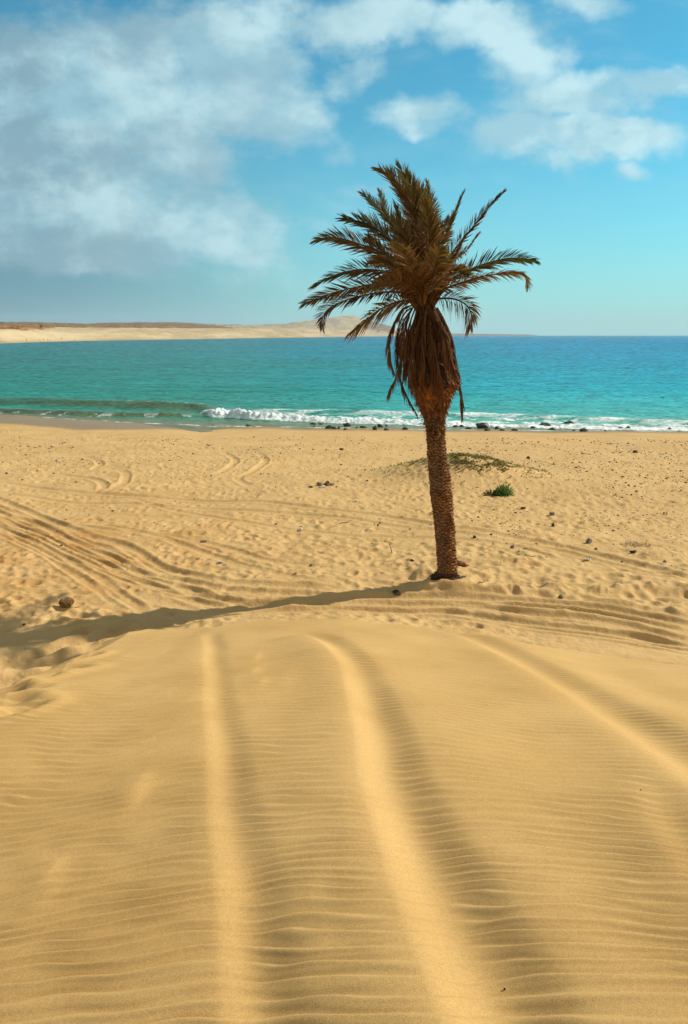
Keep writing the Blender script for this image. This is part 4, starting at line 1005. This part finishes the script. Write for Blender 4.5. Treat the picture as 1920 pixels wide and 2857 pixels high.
# ------------------------------------------------------------------ plants
GREEN = col_mat('leaf_green', 0.7, 0.2, 40, 0.2, 0.004, trans=0.2)
def blades(cx, cy, cz, n, rad, ln, wd, spread, cA, cB, hfac=1.0, xf=1.0):
    co, fc, cl = [], [], []
    for k in range(n):
        a = RNG.uniform(0, 2 * math.pi); r = rad * math.sqrt(RNG.random()); bx = cx + r * math.cos(a) * xf; by = cy + r * math.sin(a)
        an = RNG.uniform(0, 2 * math.pi); sp_ = spread * RNG.uniform(.2, 1.2); L = ln * RNG.uniform(.5, 1.2) * (1 - .35 * r / rad)
        d_ = np.array([math.cos(an) * sp_, math.sin(an) * sp_, hfac]); d_ /= np.linalg.norm(d_)
        tg = np.cross(d_, [0, 0, 1]); tg = tg / (np.linalg.norm(tg) + 1e-6); ww = wd * RNG.uniform(.6, 1.2)
        p0 = np.array([bx, by, cz if not callable(cz) else cz(bx, by)]); i = len(co)
        h = RNG.random(); c = np.array(cA) * (1 - h) + np.array(cB) * h
        co += [p0 - tg * ww * .3, p0 + tg * ww * .3, p0 + d_ * L * .55 + tg * ww, p0 + d_ * L * .55 - tg * ww, p0 + d_ * L + np.array([d_[0], d_[1], -.25]) * L * .12, p0 + d_ * L + np.array([d_[0], d_[1], -.25]) * L * .12 + tg * .001]
        fc += [(i, i + 1, i + 2, i + 3), (i + 3, i + 2, i + 5, i + 4)]; cl += [c * .8] * 2 + [c] * 2 + [c * 1.2] * 2
    return np.array(co), np.array(fc), np.array(cl)
# green shrub: leafy right dome + straggly dead left
sx, sy, sz = ground(1390, 1383)
sh_ = empty('green_shrub', (sx, sy, sz)); tag(sh_, 'bright green low shrub with a brown withered left end right of the palm', 'shrub')
def tuft(cx, cy, cz, n, rad, ht, cA, cB, leaf=.05):
    co, fc, cl = [], [], []
    st = []
    for k in range(n):
        a = RNG.uniform(0, 2 * math.pi); e = math.acos(RNG.uniform(0.05, 1)); dr = np.array([math.sin(e) * math.cos(a) * rad, math.sin(e) * math.sin(a) * rad, math.cos(e) * ht])
        tip = np.array([cx, cy, cz]) + dr * RNG.uniform(.75, 1.12); b0 = np.array([cx, cy, cz]) + dr * np.array([.3, .3, 0.02])
        st.append(tube(np.linspace(b0, tip, 4), .004, .002, np.array([.10, .07, .03]), 3))
        for q_ in range(16):
            s = RNG.uniform(.3, 1.02); p0 = b0 * (1 - s) + tip * s; d_ = dr / np.linalg.norm(dr) + RNG.normal(0, .55, 3); d_ /= np.linalg.norm(d_); tg = np.cross(d_, RNG.normal(0, 1, 3)); tg /= np.linalg.norm(tg)
            L = leaf * RNG.uniform(.6, 1.3); h = RNG.random(); c = np.array(cA) * (1 - h) + np.array(cB) * h; i = len(co)
            co += [p0, p0 + d_ * L * .5 + tg * L * .22, p0 + d_ * L, p0 + d_ * L * .5 - tg * L * .22]; fc.append((i, i + 1, i + 2, i + 3)); cl += [c] * 4
    return (np.array(co), np.array(fc), np.array(cl)), st
pxm = sy / F
g1, s1 = tuft(0.17, 0.02, -.02, 110, .26, .30, (.09, .20, .03), (.20, .34, .07))
g2_, s2_ = tuft(0.02, 0.0, -.02, 60, .20, .17, (.07, .16, .03), (.15, .28, .05))
g3, s3 = tuft(-.22, 0.03, -.02, 40, .20, .16, (.10, .09, .03), (.14, .12, .04), .035)
a_, b_, c_ = merge([g1, g2_]); mesh_np('foliage', a_, b_, GREEN, sh_, {'tint': c_}, smooth=False)
a_, b_, c_ = merge([g3]); o = mesh_np('withered_foliage', a_, b_, DRY, sh_, {'tint': c_}, smooth=False); o['label'] = 'brown withered left end of the shrub'
a_, b_, c_ = merge(s1 + s2_ + s3); mesh_np('stems', a_, b_, DRY, sh_, {'tint': c_})
# dry grass tuft on the right
gx, gy, gz = ground(1784, 1521)
cA, cB = (.20, .14, .06), (.32, .24, .11)
q_ = blades(0, 0, -.01, 150, .22, .15, .005, 1.6, cA, cB, .8, 1.3); a_, b_, c_ = merge([q_]); o = mesh_np('grass_tuft', a_, b_, DRY, attrs={'tint': c_}, loc=(gx, gy, gz), smooth=False)
tag(o, 'sprawling dry straw coloured grass tuft near the right edge of the beach', 'grass tuft')
gx, gy, gz = ground(1815, 1548)
q_ = blades(0, 0, -.01, 50, .2, .09, .004, 1.8, cA, cB, .7, 1.4); a_, b_, c_ = merge([q_]); o = mesh_np('grass_tuft', a_, b_, DRY, attrs={'tint': c_}, loc=(gx, gy, gz), smooth=False)
tag(o, 'thin sparse dry grass sprig just below the larger dry tuft', 'grass tuft')
gx, gy, gz = ground(1545, 1395)
q_ = blades(0, 0, -.01, 60, .18, .12, .004, 1.4, cA, (.25, .2, .1), .8, 1.3); a_, b_, c_ = merge([q_]); o = mesh_np('grass_tuft', a_, b_, DRY, attrs={'tint': c_}, loc=(gx, gy, gz), smooth=False)
tag(o, 'faint thin grass sprig on the pebbly sand right of the green shrub', 'grass tuft')
gx, gy, gz = ground(283, 1787)
q_ = blades(0, 0, -.01, 34, .07, .06, .004, 1.4, (.09, .06, .03), (.2, .14, .06), .7, 1.5); a_, b_, c_ = merge([q_]); o = mesh_np('grass_tuft', a_, b_, DRY, attrs={'tint': c_}, loc=(gx, gy, gz), smooth=False)
tag(o, 'tiny brown twiggy sprig on the dune edge at left', 'twig')
# creeping plants on the mound: stuff
co, fc, cl = [], [], []
for k in range(30000):
    ax = RNG.normal(0.2, .6) * 2.5; ay = RNG.normal(0.1, .5) * 1.7; x, yv = MND[0] + ax, MND[1] + ay
    mz = mound(x, yv)
    if mz < 0.10: continue
    dn_ = fbm(np.array([x / .55]), np.array([yv / .4]), 3)[0]
    top = sst(np.array([mz]), .25, .6)[0]
    right = 1 if ax > -0.3 else 0.45
    if RNG.random() > (0.10 + 0.36 * top * right) * (1.0 if dn_ > 0.05 else .15): continue
    z = Zs(x, yv)[0]; L = RNG.uniform(.04, .10); a = RNG.uniform(0, 6.3); d_ = np.array([math.cos(a), math.sin(a), RNG.uniform(.1, .9)]) * L; tg = np.array([-math.sin(a), math.cos(a), 0]) * L * .35
    i = len(co); p0 = np.array([x, yv, z - .004]); h = RNG.random(); c = np.array([.15, .14, .028]) * (1 - h) + np.array([.36, .29, .08]) * h
    co += [p0, p0 + d_ * .5 + tg, p0 + d_, p0 + d_ * .5 - tg]; fc.append((i, i + 1, i + 2, i + 3)); cl += [c] * 4
a_, b_, c_ = merge([(np.array(co), np.array(fc), np.array(cl))]); o = mesh_np('ground_cover', a_, b_, GREEN, attrs={'tint': c_}, smooth=False)
tag(o, 'yellow green creeping plants covering the low sand mound behind the palm', 'ground cover', kind='stuff')
# small twiggy clump on top of the mound
gx, gy, gz = ground(1288, 1290)
q_ = blades(0, 0, -.02, 240, .26, .14, .007, 1.5, (.10, .07, .035), (.20, .15, .07), .8, 1.3); a_, b_, c_ = merge([q_]); o = mesh_np('dry_bush', a_, b_, DRY, attrs={'tint': c_}, loc=(gx, gy, gz), smooth=False)
tag(o, 'small dark brown bush on top of the grassy mound behind the palm', 'bush')

# reddish husk behind the trunk foot, with its torn rags
hx, hy, hz_ = ground(1283, 1577)
hk = empty('palm_husk', (hx, hy, hz_)); tag(hk, 'crumpled reddish brown palm husk lying on the sand behind the trunk foot at right', 'palm husk')
V_, F_ = rock_mesh(501, .17, .13, .12, 3, .5); V_[:, 2] += .04; mesh_np('husk', V_, F_, simple_mat('husk', (.10, .05, .02), (.26, .14, .06), 20, .95, .8), hk, smooth=False)
V_, F_ = rock_mesh(502, .13, .10, .06, 3, .6); V_ += np.array([.09, -.02, .015]); mesh_np('torn_rag', V_, F_, simple_mat('husk_red', (.22, .07, .035), (.42, .17, .09), 25, .95, .8), hk, smooth=False)
# little root clump right of trunk
gx, gy, gz = ground(1292, 1612)
q_ = blades(0, 0, -.01, 90, .06, .08, .006, 1.6, (.05, .035, .02), (.14, .09, .05), .5, 1.6); a_, b_, c_ = merge([q_]); o = mesh_np('root_clump', a_, b_, DRY, attrs={'tint': c_}, loc=(gx, gy, gz), smooth=False)
tag(o, 'matted clump of dry roots beside the right side of the trunk foot', 'root clump')
# scraps and sticks
def stick(px, py, L, ang, tilt, label, c=(.08, .05, .03)):
    x, yv, z = ground(px, py); n_ = 7; d_ = np.array([math.cos(ang) * math.cos(tilt), math.sin(ang) * math.cos(tilt), math.sin(tilt)])
    C_ = np.array([d_ * L * s / 6 + np.array([0, 0, .012 * math.sin(s * 1.3)]) for s in range(7)]); a_, b_, c_ = merge([tube(C_, .009, .004, np.array(c), 6), tube(np.array([C_[3], C_[3] + d_[[1, 0, 2]] * L * .15, C_[3] + d_[[1, 0, 2]] * L * .3]), .005, .002, np.array(c), 5)])
    o = mesh_np('stick', a_, b_, BARK, attrs={'tint': c_}, loc=(x, yv, z + .005)); tag(o, label, 'stick')
stick(1094, 1545, .22, 1.9, .9, 'thin dark stick poking up from the sand left of the palm trunk')
stick(1464, 1550, .22, -.6, .05, 'thin dry twig lying flat on the wheel track right of the palm')
stick(948, 1463, .30, .5, .1, 'forked twig lying on the wheel track left of the palm')
stick(1335, 1628, .12, .3, .1, 'short dark stick on the sand ridge just right of the palm foot')
stick(1460, 1533, .16, .1, .1, 'dark curved stick beside the small pyramid shaped stone')
def scrap(px, py, w_, c, label, seed):
    x, yv, z = ground(px, py); bm = bmesh.new(); bmesh.ops.create_grid(bm, x_segments=8, y_segments=6, size=.5)
    rg = np.random.default_rng(seed)
    for v in bm.verts: v.co = Vector((v.co.x * w_, v.co.y * w_ * .7, .25 * w_ * abs(math.sin(v.co.x * 7 + seed)) * (1 - abs(v.co.y)) + rg.uniform(0, .04) * w_))
    me = bpy.data.meshes.new('scrap'); bm.to_mesh(me); bm.free(); m_, t_, p_, _ = new_mat('scrap_%d' % seed); p_.inputs['Roughness'].default_value = .5
    co_ = t_.add('ShaderNodeTexCoord').outputs['Object']; t_.link(t_.mix(t_.noise(co_, 30, 3), (*[v * .7 for v in c], 1), (*[min(1, v * 1.3) for v in c], 1)), p_.inputs['Base Color']); me.materials.append(m_)
    o = bpy.data.objects.new('plastic_scrap', me); COL.objects.link(o); o.location = (x, yv, z + .01); md = o.modifiers.new('s', 'SOLIDIFY'); md.thickness = .004
    tag(o, label, 'litter')
scrap(614, 1572, .09, (.02, .04, .25), 'small blue and dark crumpled scrap on the sand left of centre', 1)
scrap(568, 1513, .12, (.03, .03, .03), 'black curled scrap on the sand beside the wheel tracks', 2)
scrap(826, 1600, .05, (.3, .03, .02), 'tiny red scrap on the sand left of the palm shadow', 3)
scrap(1447, 1548, .06, (.05, .35, .22), 'tiny green plastic scrap on the sand right of the palm', 4)
scrap(1640, 1564, .10, (.5, .48, .42), 'small whitish scrap on the wheel track at right', 5)
# bits of dark debris on the near dune
for px, py, lb, sd in [(1407, 2775, 'tiny dark speck of debris in the foreground dune at bottom right', 601), (1788, 2206, 'tiny dark speck of debris on the dune near the right edge', 602)]:
    x, yv, z = ground(px, py); V_, F_ = rock_mesh(sd, .008, .006, .010, 1, .3); o = mesh_np('debris', V_, F_, ROCKM, loc=(x, yv, z + .003), smooth=False); tag(o, lb, 'debris')

# ------------------------------------------------------------------ far beach: lookout hut and people
WOOD = simple_mat('weathered_wood', (.12, .075, .04), (.22, .14, .08), 3, .9, .3)
def boxes(name, bxs, mat, parent):
    bm = bmesh.new()
    for (cx, cy, cz), (a, b_, c_) in bxs:
        r = bmesh.ops.create_cube(bm, size=1); bmesh.ops.scale(bm, vec=(a, b_, c_), verts=r['verts']); bmesh.ops.translate(bm, vec=(cx, cy, cz), verts=r['verts'])
    bmesh.ops.bevel(bm, geom=bm.edges[:], offset=0.01, segments=1, affect='EDGES')
    me = bpy.data.meshes.new(name); bm.to_mesh(me); bm.free(); me.materials.append(mat); o = bpy.data.objects.new(name, me); COL.objects.link(o); o.parent = parent; return o
dg = bpy.context.evaluated_depsgraph_get()
def far_ground(px, D_):
    sc_ = 1 / (math.cos(PITCH) + (1428.5 - HOR) / F * math.sin(PITCH)); x = D_ * (px - 960) / F * sc_
    dg.update(); ok, l_, n_, f_ = far1.ray_cast(Vector((x, D_, 200)), Vector((0, 0, -1)))
    return (x, D_, l_.z if ok else WATER + .3)
hp = far_ground(118, 585)
ht = empty('lookout_hut', hp); tag(ht, 'small wooden lookout hut on stilts on the far beach at left', 'lookout hut')
for sx_ in (-1, 1):
    for sy_ in (-1, 1): boxes('post', [((sx_ * .9, sy_ * .9, 1.1), (.14, .14, 2.4))], WOOD, ht)
boxes('platform', [((0, 0, 2.35), (2.3, 2.3, .12))], WOOD, ht)
boxes('cabin', [((0, .9, 3.1), (1.9, .08, 1.4)), ((-.95, 0, 2.85), (.08, 1.85, .9)), ((.95, 0, 2.85), (.08, 1.85, .9)), ((0, -.9, 2.75), (1.7, .07, .7))], WOOD, ht)
boxes('roof', [((0, 0, 4.0), (2.5, 2.5, .14))], WOOD, ht)
boxes('ladder', [((-.3, -1.35, 1.2), (.07, .07, 2.5)), ((.3, -1.35, 1.2), (.07, .07, 2.5))] + [((0, -1.35, .3 + .35 * k), (.52, .05, .06)) for k in range(6)], WOOD, ht)
def person_mesh(step, armo, seed):
    vs = [(0, 0, .95), (0, 0, 1.15), (0, 0, 1.40), (0, 0, 1.52), (0, 0.01, 1.64), (0, 0, 1.74), (-.18, 0, 1.40), (-.24, armo, 1.12), (-.24, armo * 2.2, .86), (.18, 0, 1.40), (.24, -armo, 1.12), (.24, -armo * 1.4, .86),
          (-.09, 0, .90), (-.10, step * .5, .48), (-.10, step * .8, .06), (-.10, step * .8 - .16, .03), (.09, 0, .90), (.10, -step * .5, .48), (.10, -step, .07), (.10, -step - .14, .03)]
    es = [(0, 1), (1, 2), (2, 3), (3, 4), (4, 5), (2, 6), (6, 7), (7, 8), (2, 9), (9, 10), (10, 11), (0, 12), (12, 13), (13, 14), (14, 15), (0, 16), (16, 17), (17, 18), (18, 19)]
    rd = [.15, .14, .17, .06, .10, .08, .07, .045, .035, .07, .045, .035, .10, .065, .045, .03, .10, .065, .045, .03]
    me = bpy.data.meshes.new('person'); me.from_pydata(vs, es, []); o = bpy.data.objects.new('person', me); COL.objects.link(o)
    md = o.modifiers.new('skin', 'SKIN')
    for i, r in enumerate(rd): me.skin_vertices[0].data[i].radius = (r, r * .75)
    me.skin_vertices[0].data[0].use_root = True
    o.modifiers.new('sub', 'SUBSURF').levels = 1
    g = bpy.context.evaluated_depsgraph_get(); m2 = bpy.data.meshes.new_from_object(o.evaluated_get(g)); bpy.data.objects.remove(o); return m2
def skin_or(bsk, cloth):
    m_, t_, p_, _ = new_mat('person_cloth'); co_ = t_.add('ShaderNodeTexCoord').outputs['Object']; sp_ = t_.add('ShaderNodeSeparateXYZ'); t_.link(co_, sp_.inputs[0])
    f_ = t_.math('MULTIPLY', t_.ramp(sp_.outputs[2], .55, .6), t_.ramp(sp_.outputs[2], 1.47, 1.5, 1, 0)); t_.link(t_.mix(f_, (*bsk, 1), (*cloth, 1)), p_.inputs['Base Color']); return m_
PL = [(0, 72, 'tiny person in dark clothes walking on the far beach, leftmost of all'), (0, 110, 'tiny person in dark clothes walking just left of the lookout hut'), (0, 170, 'tiny person in dark clothes walking on the far beach well right of the hut'),
      (1, 121, 'tiny person in reddish clothes standing right in front of the lookout hut'), (1, 132, 'tiny person in reddish clothes standing at the water, left of a close pair'), (1, 138, 'tiny person in reddish clothes standing at the water, right of a close pair'),
      (1, 207, 'tiny person in reddish clothes standing where the bare far dune slope begins'), (1, 424, 'tiny person in reddish clothes standing alone farthest right on the far beach')]
pm = []
for kind, (st_, ar) in enumerate([(.22, .10), (.03, .02)]):
    me = person_mesh(st_, ar, kind); me.materials.append(skin_or((.22, .11, .07), (.04, .04, .06) if kind == 0 else (.16, .05, .04))); pm.append(me)
for k, px, lb in PL:
    D_ = np.interp(px, cpx, cD) * 1.03; o = bpy.data.objects.new('person', pm[k]); COL.objects.link(o); o.location = far_ground(px, D_); o.rotation_euler = (0, 0, RNG.uniform(0, 6))
    tag(o, lb, 'person', 'people on the far beach')

# ------------------------------------------------------------------ haze
bm = bmesh.new(); r = bmesh.ops.create_cube(bm, size=1); bmesh.ops.scale(bm, vec=(26000, 7600, 190), verts=r['verts']); bmesh.ops.translate(bm, vec=(0, 3500, 88), verts=r['verts'])
me = bpy.data.meshes.new('haze'); bm.to_mesh(me); bm.free()
m_ = bpy.data.materials.new('haze'); m_.use_nodes = True; t = NT(m_.node_tree); t.n.clear(); o_ = t.add('ShaderNodeOutputMaterial'); v_ = t.add('ShaderNodeVolumePrincipled')
v_.inputs['Color'].default_value = (.68, .90, 1, 1); v_.inputs['Density'].default_value = 0.00012; v_.inputs['Anisotropy'].default_value = 0.1; t.link(v_.outputs[0], o_.inputs['Volume'])
me.materials.append(m_); hzo = bpy.data.objects.new('haze', me); COL.objects.link(hzo); tag(hzo, kind='stuff')
